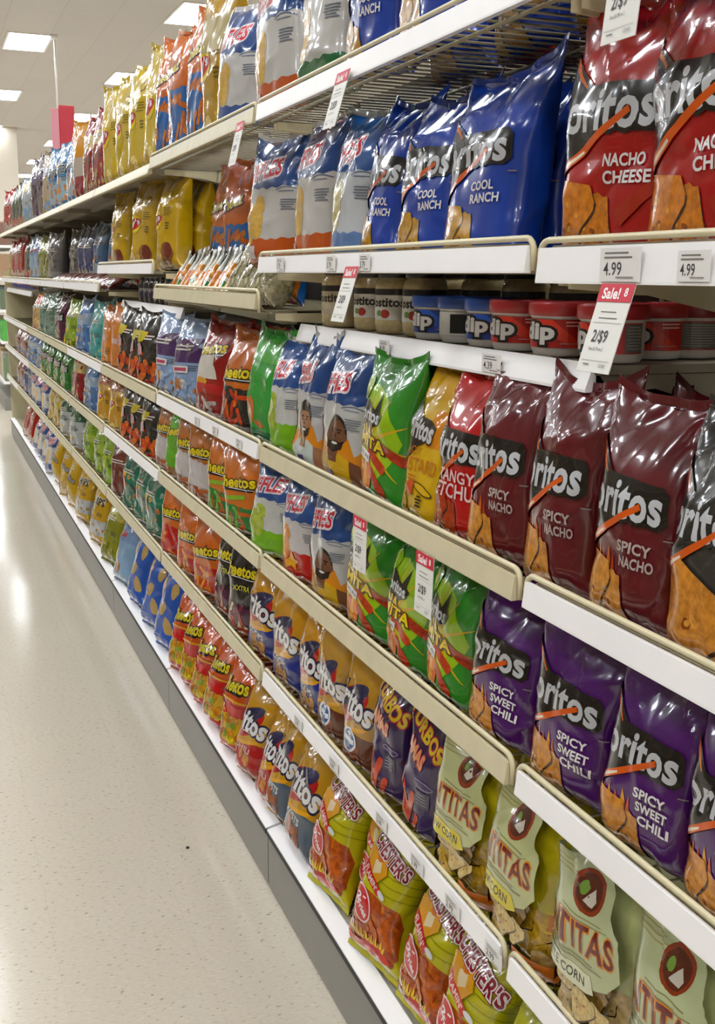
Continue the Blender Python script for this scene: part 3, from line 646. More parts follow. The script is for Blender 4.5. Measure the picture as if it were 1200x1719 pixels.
design('bluechip', 'bright blue wafer chip bag with tan wafers', 'bright blue bag', 'wafer_chip_bag', PC, '2b58ae',
       Art().band('b09468', 1.95, 2.6, 6, .06, True).ell('b89a64', -.1, 1.05, .24, .2, 20, .2, 16, .08).ell('b89a64', .35, .62, .3, .18, -30, .2, 16, .08).ell('c0a068', -.55, .55, .22, .2, 0, .2, 16, .08).ell('b89a64', .4, 1.6, .2, .22, 0, .2, 14, .08).ell('d8b040', -.6, 1.6, .28, .22).text("Lay's", 'e8c8cc', -.95, 1.42, -.25, 1.66, .04, 18, 'b0304a', .1).lines('8aa0c8', -.6, .3, .2, 2, .07, .03), variants=2, F=.11, H=.34, D=.09)
design('yelwhite', 'yellow and white tortilla chip bag', 'yellow and white bag', 'tortilla_chip_bag', T, 'c89c24', patches('c89c24', [('c4c4c0', .3, .9, 6)], ['d8b040', 'b8b4b0', 'a87a24'], 'CHIPS', '3a342c', 'd8d0b8', 1.5, n=12, ky=(.3, 1.2)), variants=2, H=.31)
design('yeld', 'golden yellow tortilla chip bag', 'golden chip bag', 'tortilla_chip_bag', T, 'c8a018', patches('c8a018', [], ['8a5a1c', 'a87018'], None, n=8, ky=(.2, .9), r=.06).poly('d09a60', [(-1.0, .2), (-.5, .3), (-.3, .9), (-.6, 1.0), (-1.0, .8)]).text('Doritos', '9a9488', -.9, 1.15, .5, 1.42, .04, -10, '2a241c', .09), variants=2, H=.33, F=.12, D=.12, bot=.42)
design('hotfries', 'lime yellow and orange hot corn fry bag', 'hot fry bag', 'corn_fry_bag', 'snack bag', 'cdc424', hot_fries(), variants=3, F=.098, H=.262, D=.092, bot=.45)
design('greenbag', 'green and yellow snack bag with brown crisps', 'green and yellow bag', 'snack_bag', 'snack bag', '2a8a40', Art().band('c0bc28', 1.75, 2.6).poly('c0bc28', [(.2, 1.8), (.9, 1.2), (1.3, 1.1), (1.3, 2.0)]).stroke('2a3a1c', (.1, 1.9), (.8, 1.2), .012, .012).stroke('2a3a1c', (-.1, 2.2), (.1, 1.9), .012, .012).lines('5a6a1c', .5, 1.9, 1.1, 4, .08, .03).pile(-1.0, .3, .4, 1.5, 14, ['8a5230', 'a8643a', '7a4a28'], .2, 4), variants=1, F=.1, H=.27, bot=.4)
design('cream', 'clear bag of cream coloured crisps', 'clear cream bag', 'crisp_bag', 'snack bag', 'b0aa8c', Art().pile(-1.6, .1, 1.6, 1.5, 60, ['b8b294', 'a09a7c', 'c4be9e'], .2, 5).band('3a8a64', 1.75, 2.6, 0).band('d8dcd4', 1.7, 1.76).stroke('d8dcd4', (-.9, 1.8), (.0, 2.45), .05, .05).stroke('d8dcd4', (-.2, 1.8), (.7, 2.45), .05, .05), variants=2, F=.075, H=.20, D=.075)
design('packet_orange', 'striped orange and white seasoning packet', 'orange packet', 'seasoning_packet', 'seasoning packet', 'd8d6cc', Art().band('cf7a30', .35, 1.5).ell('e0a83c', .1, .8, .5, .3, 0, .3).rect('d8d4c8', -.8, 1.15, .8, 1.4).lines('a04a24', -.6, 1.34, .5, 2, .1, .05), F=.052, H=.155, D=.014, ear=.002, bend=.004, crink=.5)
design('packet_green', 'striped green and white seasoning packet', 'green packet', 'seasoning_packet', 'seasoning packet', 'd6d8d0', Art().band('2f7a4c', .35, 1.0).band('d8d4c8', 1.0, 1.2).band('cf8a3c', 1.2, 1.9).ell('e0b050', .1, .6, .5, .25, 0, .3), F=.052, H=.155, D=.014, ear=.002, bend=.004, crink=.5)
design('jerky', 'dark red flat snack packet', 'dark red packet', 'snack_packet', 'snack packet', '6e3430', Art().band('5a2626', 0, .6).band('a89088', 1.9, 2.3).ell('8a4a3a', .1, 1.2, .6, .4, 0, .4), F=.085, H=.2, D=.03, crink=.6)

# ------------------------------------------------------------------ the room
CEIL = 4.62
def floor_mat():
    m, t, b = nt('speckled_vinyl_floor')
    tc = t.nodes.new('ShaderNodeTexCoord')
    n = t.nodes.new('ShaderNodeTexNoise'); n.inputs['Scale'].default_value = 70; n.inputs['Detail'].default_value = 4
    mp = t.nodes.new('ShaderNodeMapping'); mp.inputs['Rotation'].default_value = (0, 0, .6); mp.inputs['Scale'].default_value = (1, 2.2, 1)
    t.links.new(tc.outputs['Object'], mp.inputs['Vector']); t.links.new(mp.outputs[0], n.inputs['Vector'])
    cr = t.nodes.new('ShaderNodeValToRGB'); e = cr.color_ramp.elements
    e[0].position = .30; e[0].color = (*lin('86765e'), 1); e[1].position = .36; e[1].color = (*lin('bdb2a0'), 1)
    k = e.new(.62); k.color = (*lin('c1b7a6'), 1); k = e.new(.74); k.color = (*lin('cbc2b2'), 1)
    t.links.new(n.outputs[0], cr.inputs[0])
    n2 = t.nodes.new('ShaderNodeTexNoise'); n2.inputs['Scale'].default_value = .9; n2.inputs['Detail'].default_value = 3
    t.links.new(tc.outputs['Object'], n2.inputs['Vector'])
    br = t.nodes.new('ShaderNodeTexBrick'); br.offset = 0; br.squash = 1
    br.inputs['Scale'].default_value = 1; br.inputs['Brick Width'].default_value = .3048; br.inputs['Row Height'].default_value = .3048
    br.inputs['Mortar Size'].default_value = .0012; br.inputs['Mortar Smooth'].default_value = .4
    br.inputs['Color1'].default_value = (1, 1, 1, 1); br.inputs['Color2'].default_value = (.985, .98, .97, 1); br.inputs['Mortar'].default_value = (.93, .915, .895, 1)
    mb = t.nodes.new('ShaderNodeMapping'); mb.inputs['Location'].default_value = (.12, .05, 0)
    t.links.new(tc.outputs['Object'], mb.inputs['Vector']); t.links.new(mb.outputs[0], br.inputs['Vector'])
    mx = t.nodes.new('ShaderNodeMix'); mx.data_type = 'RGBA'; mx.blend_type = 'MULTIPLY'; mx.inputs[0].default_value = 1
    t.links.new(cr.outputs[0], mx.inputs[6]); t.links.new(br.outputs[0], mx.inputs[7])
    t.links.new(mx.outputs[2], b.inputs['Base Color'])
    mr = t.nodes.new('ShaderNodeMapRange'); mr.inputs[3].default_value = .10; mr.inputs[4].default_value = .2
    t.links.new(n2.outputs[0], mr.inputs[0]); t.links.new(mr.outputs[0], b.inputs['Roughness'])
    bp = t.nodes.new('ShaderNodeBump'); bp.inputs['Strength'].default_value = .12; bp.inputs['Distance'].default_value = .01
    n3 = t.nodes.new('ShaderNodeTexNoise'); n3.inputs['Scale'].default_value = 3.2; n3.inputs['Detail'].default_value = 2
    t.links.new(tc.outputs['Object'], n3.inputs['Vector']); t.links.new(n3.outputs[0], bp.inputs['Height']); t.links.new(bp.outputs[0], b.inputs['Normal'])
    return m

def ceiling_mat():
    m, t, b = nt('ceiling_tiles')
    tc = t.nodes.new('ShaderNodeTexCoord'); br = t.nodes.new('ShaderNodeTexBrick'); br.offset = 0
    br.inputs['Scale'].default_value = 1; br.inputs['Brick Width'].default_value = .61; br.inputs['Row Height'].default_value = 1.22
    br.inputs['Mortar Size'].default_value = .008; br.inputs['Mortar Smooth'].default_value = .6
    br.inputs['Color1'].default_value = (*lin('c5c1bc'), 1); br.inputs['Color2'].default_value = (*lin('c2beb9'), 1); br.inputs['Mortar'].default_value = (*lin('b9b4ae'), 1)
    t.links.new(tc.outputs['Object'], br.inputs['Vector']); t.links.new(br.outputs[0], b.inputs['Base Color'])
    b.inputs['Roughness'].default_value = .9
    return m

X0, X1, YA, YB = -9.0, 16.0, -9.0, 46.0
M_WALL = paint('store_wall', 'c9c1b2', .8, .04, 2)
def struct(name, mb, mat): return tag(mb.build(name, mat), kind='structure')
m = MB(); m.box((X0, YA, -.1), (X1, YB, 0)); struct('floor', m, floor_mat())
m = MB(); m.box((X0, YA, CEIL), (X1, YB, CEIL+.1)); struct('ceiling', m, ceiling_mat())
m = MB(); m.box((X0-.1, YA, 0), (X0, YB, CEIL)); struct('wall_left', m, M_WALL)
m = MB(); m.box((X1, YA, 0), (X1+.1, YB, CEIL)); struct('wall_right', m, M_WALL)
m = MB(); m.box((X0, YB, 0), (X1, YB+.1, CEIL)); struct('wall_far', m, M_WALL)
m = MB(); m.box((X0, YA-.1, 0), (X1, YA, CEIL)); struct('wall_near', m, M_WALL)

# ceiling troffers (2 x 4 ft), staggered rows
m_em = bpy.data.materials.new('lit_diffuser'); m_em.use_nodes = True
t = m_em.node_tree; t.nodes.remove(t.nodes['Principled BSDF']); em = t.nodes.new('ShaderNodeEmission')
em.inputs[0].default_value = (*LIGHT_COLOR, 1); em.inputs[1].default_value = LIGHT_STRENGTH
nz = t.nodes.new('ShaderNodeTexNoise'); nz.inputs['Scale'].default_value = 2
t.links.new(em.outputs[0], t.nodes['Material Output'].inputs[0])
m_em.cycles.emission_sampling = 'FRONT'
M_FR = paint('white_troffer_frame', 'ddd8cf', .5)
fm = MB()
for a, b in (((-.30, -.6, -.012), (-.27, .6, 0)), ((.27, -.6, -.012), (.30, .6, 0)), ((-.27, -.6, -.012), (.27, -.57, 0)), ((-.27, .57, -.012), (.27, .6, 0))): fm.box(a, b)
fm_me = fm.mesh('frame'); fm_me.materials.append(M_FR)
dm = MB(); dm.box((-.27, -.57, -.009), (.27, .57, -.003)); dm_me = dm.mesh('diffuser'); dm_me.materials.append(m_em)
ORD = ['first', 'second', 'third', 'fourth', 'fifth', 'sixth', 'seventh', 'eighth', 'ninth', 'tenth', 'eleventh', 'twelfth', 'thirteenth', 'fourteenth', 'fifteenth', 'sixteenth', 'seventeenth', 'eighteenth', 'nineteenth', 'twentieth']
for r, (lx, ly0) in enumerate(((3.35, 14.04), (1.585, 16.55), (-.18, 14.04), (5.12, 16.55), (-1.94, 16.55), (-3.7, 14.04), (6.88, 14.04))):
    k = 0
    for i in range(-5, 7):
        y = ly0+4.88*i
        if y > YB-1 or y < YA+1: continue
        o = empty('ceiling_light', (lx, y, CEIL)); k += 1
        for nme, me in (('frame', fm_me), ('diffuser', dm_me)):
            c = bpy.data.objects.new(nme, me); C.objects.link(c); c.parent = o
        row = ['above the snack shelves', 'along the aisle edge', 'above the open aisle', 'deep beyond the shelves', 'over the far aisle side', 'at the outer aisle side', 'in the outermost row'][r]
        tag(o, f'flat white ceiling light {row}, {ORD[k-1]} along its row', 'ceiling light', 'ceiling lights '+row)

# white pillar and red hanging aisle sign seen over the far shelves
m = MB(); m.box((1.72, 26.0, 0), (2.17, 26.45, CEIL)); tag(m.build('trim_1', M_WALL), kind='structure')

# ------------------------------------------------------------------ gondola
P_ = 1.2192
XF, XB = .715, 1.20
M_DECK = None
def deck_mat():
    m, t, b = nt('perforated_deck')
    tc = t.nodes.new('ShaderNodeTexCoord'); sep = t.nodes.new('ShaderNodeSeparateXYZ'); t.links.new(tc.outputs['Object'], sep.inputs[0])
    def cell(out, size, off=0.):
        a = t.nodes.new('ShaderNodeMath'); a.operation = 'WRAP'; a.inputs[1].default_value = size/2; a.inputs[2].default_value = -size/2
        t.links.new(out, a.inputs[0]); q = t.nodes.new('ShaderNodeMath'); q.operation = 'POWER'; q.inputs[1].default_value = 2; t.links.new(a.outputs[0], q.inputs[0]); return q
    a, c = cell(sep.outputs[0], .022), cell(sep.outputs[1], .0125)
    s = t.nodes.new('ShaderNodeMath'); t.links.new(a.outputs[0], s.inputs[0]); t.links.new(c.outputs[0], s.inputs[1])
    l = t.nodes.new('ShaderNodeMath'); l.operation = 'LESS_THAN'; l.inputs[1].default_value = .0034**2; t.links.new(s.outputs[0], l.inputs[0])
    mx = t.nodes.new('ShaderNodeMix'); mx.data_type = 'RGBA'; mx.inputs[6].default_value = (*lin('b3ab92'), 1); mx.inputs[7].default_value = (*lin('16140f'), 1)
    t.links.new(l.outputs[0], mx.inputs[0]); t.links.new(mx.outputs[2], b.inputs['Base Color']); b.inputs['Roughness'].default_value = .45
    return m
M_DECK = deck_mat()

def rounded_rim(x, y0, y1, z, drop, r=.018):
    p = [(x, y0, z-drop), (x, y0, z-r)]
    for k in range(1, 5): a = math.pi/2*k/4; p.append((x, y0+r-r*math.cos(a), z-r+r*math.sin(a)))
    for k in range(0, 4): a = math.pi/2*(1-k/4); p.append((x, y1-r+r*math.cos(a), z-r+r*math.sin(a)))
    p += [(x, y1, z-r), (x, y1, z-drop)]
    return p

def basket(sec, z, chan, label, group, prof=.034, wires=True, xf=XF, deep=.040, step=.033, brack=True):
    """wire basket shelf; z is the top of its front rim"""
    y0, y1 = sec*P_+.008, (sec+1)*P_-.008; yc = (y0+y1)/2; hw = (y1-y0)/2
    o = empty('wire_shelf', (xf, yc, z)); tag(o, label, 'shelf', group)
    m = MB(); m.tube(rounded_rim(0, -hw, hw, -.004, deep), .0042); m.build('rim_wire', M_CREAM, o)
    m = MB(); m.tube([(.007, -hw+.02, -.013), (.007, hw-.02, -.013)], .0032); m.build('lower_rail', M_CREAM, o)
    m = MB(); m.prism([(-.006, -.013), (.0, -.013), (.0, -.013-prof), (-.010, -.013-prof), (-.010, -.010-prof)], -hw+.006, hw-.006); m.build('price_channel', chan, o)
    m = MB(); n = int(2*hw/step); d = XB-xf
    for k in range(n+1):
        y = -hw+.01+(2*hw-.02)*k/n
        m.tube([(.010, y, -.016), (.008, y, -deep+.008), (.016, y, -deep), (d, y, -deep)], .0019, 4)
    for x in (.03, d*.45, d*.8): m.tube([(x, -hw, -deep-.005), (x, hw, -deep-.005)], .0032, 5)
    m.build('wire_deck', M_WIRE, o)
    for s in (-1, 1):
        m = MB(); m.prism([(.04, -deep-.006), (d, -deep-.006), (d, -deep-.085), (d-.05, -deep-.085), (.16, -deep-.03), (.04, -deep-.022)], s*(hw-.004)-.0015, s*(hw-.004)+.0015); m.build('bracket', M_CREAM, o)
    return o

def board(sec, z, chan, label, group, xf=XF, prof=.034, lo=0., hi=1.):
    y0, y1 = (sec+lo)*P_+.006, (sec+hi)*P_-.006; yc = (y0+y1)/2; hw = (y1-y0)/2; d = XB-xf
    o = empty('steel_shelf', (xf, yc, z)); tag(o, label, 'shelf', group)
    m = MB(); m.box((0.002, -hw, -.012), (d, hw, 0)); m.box((d*.3, -hw+.02, -.03), (d*.34, hw-.02, -.012)); m.build('shelf_board', M_BOARD, o)
    m = MB(); m.prism([(0, .004), (.004, .004), (.004, -prof), (-.012, -prof), (-.012, -prof+.004)], -hw, hw); m.build('price_channel', chan, o)
    for s in (-1, 1):
        pts = [(.01, -.012)]+[(.02+.02*k, -.04-.012*math.sin(k*.7)) for k in range(5)]+[(d, -.09), (d, -.012)]
        m = MB(); m.prism([(.012, -.013), (d, -.013), (d, -.085), (d*.5, -.06), (.10, -.032), (.07, -.034), (.03, -.034)], s*(hw-.004)-.0015, s*(hw-.004)+.0015); m.build('bracket', M_BOARD, o)
    return o

NS = 9
SECN = ['first', 'second', 'third', 'fourth', 'fifth', 'sixth', 'seventh', 'eighth', 'ninth']
for s in range(NS):
    sn = f'{SECN[s]} section of the run'
    o = empty('back_panel', (XB, (s+.5)*P_, 0)); tag(o, f'dark back panel of the snack shelves, {sn}', 'shelf back panel', 'back panels of the shelf run')
    m = MB(); m.box((.012, -P_/2, .02), (.03, P_/2, 2.02)); m.build('panel', M_BACK, o)
    m = MB(); m.box((.001, -P_/2-.016 if s else -P_/2, .0), (.040, -P_/2+.016, 2.03)); m.build('upright', M_BACK, o)
    # top shelf
    if s < 3: basket(s, 1.905, M_WHITE if s < 2 else M_BEIGE, f'wire top shelf with {"white" if s < 2 else "beige"} price rail, {sn}', 'top shelves')
    else: board(s, 1.875, M_BEIGE, f'solid top shelf with beige price rail, {sn}', 'top shelves', prof=.03)
    # eye-level shelf
    if s == 0: basket(s, 1.578, M_WHITE, f'white railed wire shelf holding red nacho bags, {sn}', 'eye-level shelves', prof=.042)
    elif s == 1: basket(s, 1.582, M_WHITE, f'white railed wire shelf above the dip tubs, {sn}', 'eye-level shelves')
    elif s == 2: basket(s, 1.500, M_BEIGE, f'beige railed wire shelf holding seasoning packets, {sn}', 'eye-level shelves', deep=.05)
    elif s == 3: basket(s, 1.578, M_WHITE, f'white railed wire shelf of yellow potato bags, {sn}', 'eye-level shelves')
    else: basket(s, 1.500, M_WHITE, f'low white railed wire shelf, {sn}', 'eye-level shelves')
    # dip shelves
    if s == 1: board(s, 1.417, M_WHITE, 'short white railed steel shelf holding jars and dip tubs', 'recessed dip shelves', xf=.81)
    if s == 3: board(s, 1.417, M_WHITE, 'short white railed steel shelf holding dark dip jars', 'recessed dip shelves', xf=.81)
    if s >= 7: board(s, 1.395, M_WHITE, f'short steel shelf holding brown dip tubs, {sn}', 'recessed dip shelves', xf=.76)
    c4 = [M_WHITE, M_BEIGE, M_WHITE, M_BEIGE, M_WHITE, M_BEIGE, M_BEIGE, M_WHITE, M_WHITE][s]
    cn = lambda c: 'white' if c is M_WHITE else 'beige'
    basket(s, 1.154, c4, f'{cn(c4)} railed wire basket shelf, upper basket tier, {sn}', 'upper basket shelves')
    c5 = [M_WHITE, M_BEIGE, M_BEIGE, M_WHITE, M_BEIGE, M_BEIGE, M_BEIGE, M_WHITE, M_WHITE][s]
    basket(s, .888, c5, f'{cn(c5)} railed wire basket shelf, middle basket tier, {sn}', 'middle basket shelves')
    c6 = [M_WHITE, M_WHITE, M_BEIGE, M_BEIGE, M_BEIGE, M_BEIGE, M_BEIGE, M_BEIGE, M_WHITE][s]
    basket(s, .603, c6, f'{cn(c6)} railed wire basket shelf, lowest basket tier, {sn}', 'lowest basket shelves')
    # base deck
    o = empty('base_deck', (XF, (s+.5)*P_, 0)); hw = P_/2-.003
    tag(o, f'bottom shelf deck with grey kick plate, {sn}', 'shelf base', 'bottom decks of the shelf run')
    m = MB(); m.box((.006, -hw, .012), (.03, hw, .150)); m.build('kick_plate', M_KICK, o)
    m = MB(); m.box((.000, -hw, .150), (.012, hw, .163), .002); m.build('edge_strip', M_EDGE, o)
    m = MB(); m.prism([(.002, .163), (.002, .166), (.040, .174), (.044, .171), (.044, .163)], -hw+.002, hw-.002); m.build('price_channel', M_WHITE, o)
    m = MB(); m.box((.044, -hw, .152), (XB-XF, hw, .165)); m.build('deck_panel', M_DECK, o)
# cream end panel at the far end of the run
m = MB(); m.box((XF+.02, NS*P_+.002, .0), (XB+.04, NS*P_+.03, 1.55)); tag(m.build('end_panel', M_CREAM), 'cream end panel closing the far end of the snack shelves', 'shelf end panel')

# unseen run added across the aisle to keep low light off the shelves
o = empty('added_shade_run', (-1.75, -3.0, 0)); tag(o, 'long beige shelf run across the aisle, added out of view for shade', 'shelf run')
m = MB(); m.box((-.5, 0, 0), (0, 14, .16)); m.build('base', M_KICK, o)
m = MB(); m.box((-.5, 0, .16), (-.44, 14, 2.2)); m.build('back', M_BACK, o)
for z in (.5, .85, 1.2, 1.55, 1.9):
    m = MB(); m.box((-.44, 0, z), (0, 14, z+.03)); m.build('shelf', M_BEIGE, o)
m = MB(); m.box((-.44, 0, .165), (-.14, 14, 2.2)); m.build('goods', paint('mixed_goods', '6a5a4a', .5, .4, 6), o)

# ------------------------------------------------------------------ printed price labels and hanging sale tags
def art_mesh(name, base_boxes, art, mapper, mats):
    """boxes: list of (MB, hex); art mapped by mapper(x, y, layer)"""
    v, f, c = [], [], []
    for mb, hx in base_boxes:
        n = len(v); v += mb.v; f += [tuple(i+n for i in q) for q in mb.f]; c += [(*lin(hx), 0)]*len(mb.f)
    for k, (col, mot, av, af) in enumerate(art.ops):
        n = len(v); v += [mapper(x, y, k) for x, y in av]; f += [tuple(i+n for i in q) for q in af]; c += [(*lin(col), mot)]*len(af)
    me = bpy.data.meshes.new(name); me.from_pydata(v, [], f); col_attr(me, c); me.materials.append(mats); return me

def sale_tag(y, z, tilt, label, big='2/$9', w=.062, h=.098, red=True, yaw=0, x=XF-.013):
    o = empty('sale_tag', (x, y, z)); o.rotation_euler = (0, R(tilt), R(yaw)); tag(o, label, 'price tag', 'hanging sale tags')
    mp = lambda x_, y_, k: (-.0009-.00012*k, -x_*w/2, (y_-1)*h)
    b = MB(); b.box((-.0006, -w/2, -h), (.0006, w/2, 0), .0)
    a = Art(); a.lines('6a6660', -.6, .68, .6, 2, .07, .012); a.rect('b0aca4', -.85, .56, .85, .567)
    a.text(big, '2a2826', -.62, .32, .3, .48, .01); a.text('Save $1.99 on 2', '3a3836', -.6, .24, .25, .285, .0); a.rect('a8a49c', -.85, .13, .85, .136)
    a.text('12345', '5a5650', .3, .06, .7, .1, 0); a.lines('5a5650', -.7, .08, -.2, 1, .05, .012)
    a = Art() if False else a
    link('card', art_mesh('card', [(b, 'd8d5cd')], a, mp, PAPER), (), o)
    if red:
        hb = MB(); hb.box((-.0014, -w/2-.0005, -h*.2), (-.0007, w/2+.0005, .0005))
        ha = Art().text('Sale!', 'ece6e2', -.75, .83, .3, .96, .03); ha.text('8', 'ece6e2', .55, .86, .75, .96, .03)
        link('header', art_mesh('header', [(hb, 'c01f34')], ha, lambda x_, y_, k: (-.0016-.0001*k, -x_*w/2, (y_-1)*h), PAPER), (), o)
    return o

def price_label(y, z, txt, label, x=XF-.0115, w=.05, h=.024):
    a = Art(); a.text(txt, '3a3836', -.8, .18, .1, .58, .01); a.lines('6a6660', -.8, .82, .7, 2, .13, .05); a.lines('8a8680', -.2, .1, .9, 1, .1, .05)
    b = MB(); b.box((-.0004, -w/2, 0), (.0003, w/2, h))
    o = link('price_label', art_mesh('price_label', [(b, 'd9d5d0')], a, lambda x_, y_, k: (-.0006-.0001*k, -x_*w/2, y_*h), PAPER))
    o.location = (x, y, z); return tag(o, label, 'price label', 'price labels on the rails')

# ------------------------------------------------------------------ jars and dip tubs
def wrap_art(art, r, h, z0, arc=math.pi*.62, face=math.pi):
    """wrap artwork (x -1..1) round a vertical cylinder facing -X"""
    def mp(x, y, k):
        a = face+x*arc  # +x runs to the viewer's right
        rr = r+.0004+.00012*k
        return (rr*math.cos(a), rr*math.sin(a), z0+y*h)
    return mp

def dense(art):
    """subdivide long shapes so that they bend round a cylinder"""
    out = Art()
    for col, mot, v, f in art.ops:
        bm = bmesh.new(); bv = [bm.verts.new((x, y, 0)) for x, y in v]
        for q in f:
            try: bm.faces.new([bv[i] for i in q])
            except ValueError: pass
        for k in range(-12, 13): bmesh.ops.bisect_plane(bm, geom=bm.verts[:]+bm.edges[:]+bm.faces[:], dist=1e-6, plane_co=(k*.09, 0, 0), plane_no=(1, 0, 0))
        bm.verts.index_update(); out.raw(col, [tuple(w.co[:2]) for w in bm.verts], [tuple(w.index for w in fc.verts) for fc in bm.faces], mot); bm.free()
    return out

def tub_parts(lidc, labc, grey=False, back=False):
    r, h = .0465, .078
    b = MB(); b.lathe([(0, .001), (r*.82, .001), (r*.86, .004), (r*.925, .012), (r*.935, .055), (r*1.0, .058), (r*1.0, .062), (r*.9, .0625), (0, .0625)])
    body = b.mesh('tub_body'); col_attr(body, [(*lin('cfcac2'), 0)]*len(b.f)); body.materials.append(PLASTIC)
    b = MB(); b.lathe([(r*1.01, .058), (r*1.045, .059), (r*1.045, .074), (r*1.02, .0785), (r*.95, .0785), (r*.9, .076), (0, .076)])
    lid = b.mesh('lid'); col_attr(lid, [(*lin(lidc), 0)]*len(b.f)); lid.materials.append(PLASTIC)
    a = Art()
    def fullband(col, y0, y1, x0=-1., x1=1.): a.rect(col, x0, y0, x1, y1)
    fullband(labc, 0, 1)
    if grey: a.rect('6a6864', -1, .04, 1, .96); a.lines('a8a49c', -.8, .85, .8, 9, .09, .03)
    elif back: a.rect('c4c0b8', -1, 0, 1, 1); a.rect('101010', .25, .1, .7, .9); a.lines('4a4844', -.55, .8, -.2, 7, .1, .05)
    else:
        a.rect('6a6864', .66, .04, 1, .96); a.lines('a8a49c', .68, .85, .98, 8, .1, .035)
        a.poly('d83a24' if labc[0] in 'abc' else '2c58b8', [(-.3, 1), (.3, 0), (.6, 0), (.0, 1)])
        a.text('dip', 'd8d4d0', -.62, .1, .06, .9, .05, 0, '1a1614', .16); a.lines('e0b8b4', .22, .88, .6, 2, .12, .05, 3); a.lines('c89a94', .1, .14, .6, 1, .1, .03)
    lab = art_mesh('label', [], dense(a), wrap_art(a, r*.945, .040, .0135), PLASTIC)
    return body, lid, lab

def jar_parts(content, lidc, labc, word, wcol, dot, r=.043, h=.125):
    b = MB(); b.lathe([(0, .001), (r*.86, .001), (r*.98, .008), (r, .02), (r, h*.74), (r*.93, h*.82), (r*.82, h*.86), (r*.82, h*.9), (0, h*.9)])
    g = b.mesh('jar_glass'); col_attr(g, [(*lin(content), .25)]*len(b.f)); g.materials.append(GLASSY)
    b = MB(); b.lathe([(r*.84, h*.87), (r*.87, h*.875), (r*.87, h*.99), (r*.84, h), (0, h)]); lid = b.mesh('lid'); lid.materials.append(M_BLACK)
    a = Art(); a.rect(labc, -1, 0, 1, 1); a.rect('2c2826', -1, .8, 1, 1.0)
    if word: a.text(word, wcol, -.75, .42, .45, .72, .035)
    if dot: a.ell(dot, -.1, .2, .14, .14); a.ell('6a8a4a', -.3, .22, .1, .1)
    lab = art_mesh('label', [], dense(a), wrap_art(a, r, h*.48, h*.22, math.pi*.55), PLASTIC)
    return g, lid, lab
GLASSY = attr_mat('filled_jar', .12, 0, .5, .6)

def place_set(name, parts, names, loc, rz, label, cat, group, parent=None):
    o = empty(name, loc); o.rotation_euler = (0, 0, R(rz)); tag(o, label, cat, group)
    for me, n in zip(parts, names):
        c = bpy.data.objects.new(n, me); C.objects.link(c); c.parent = o
    return o


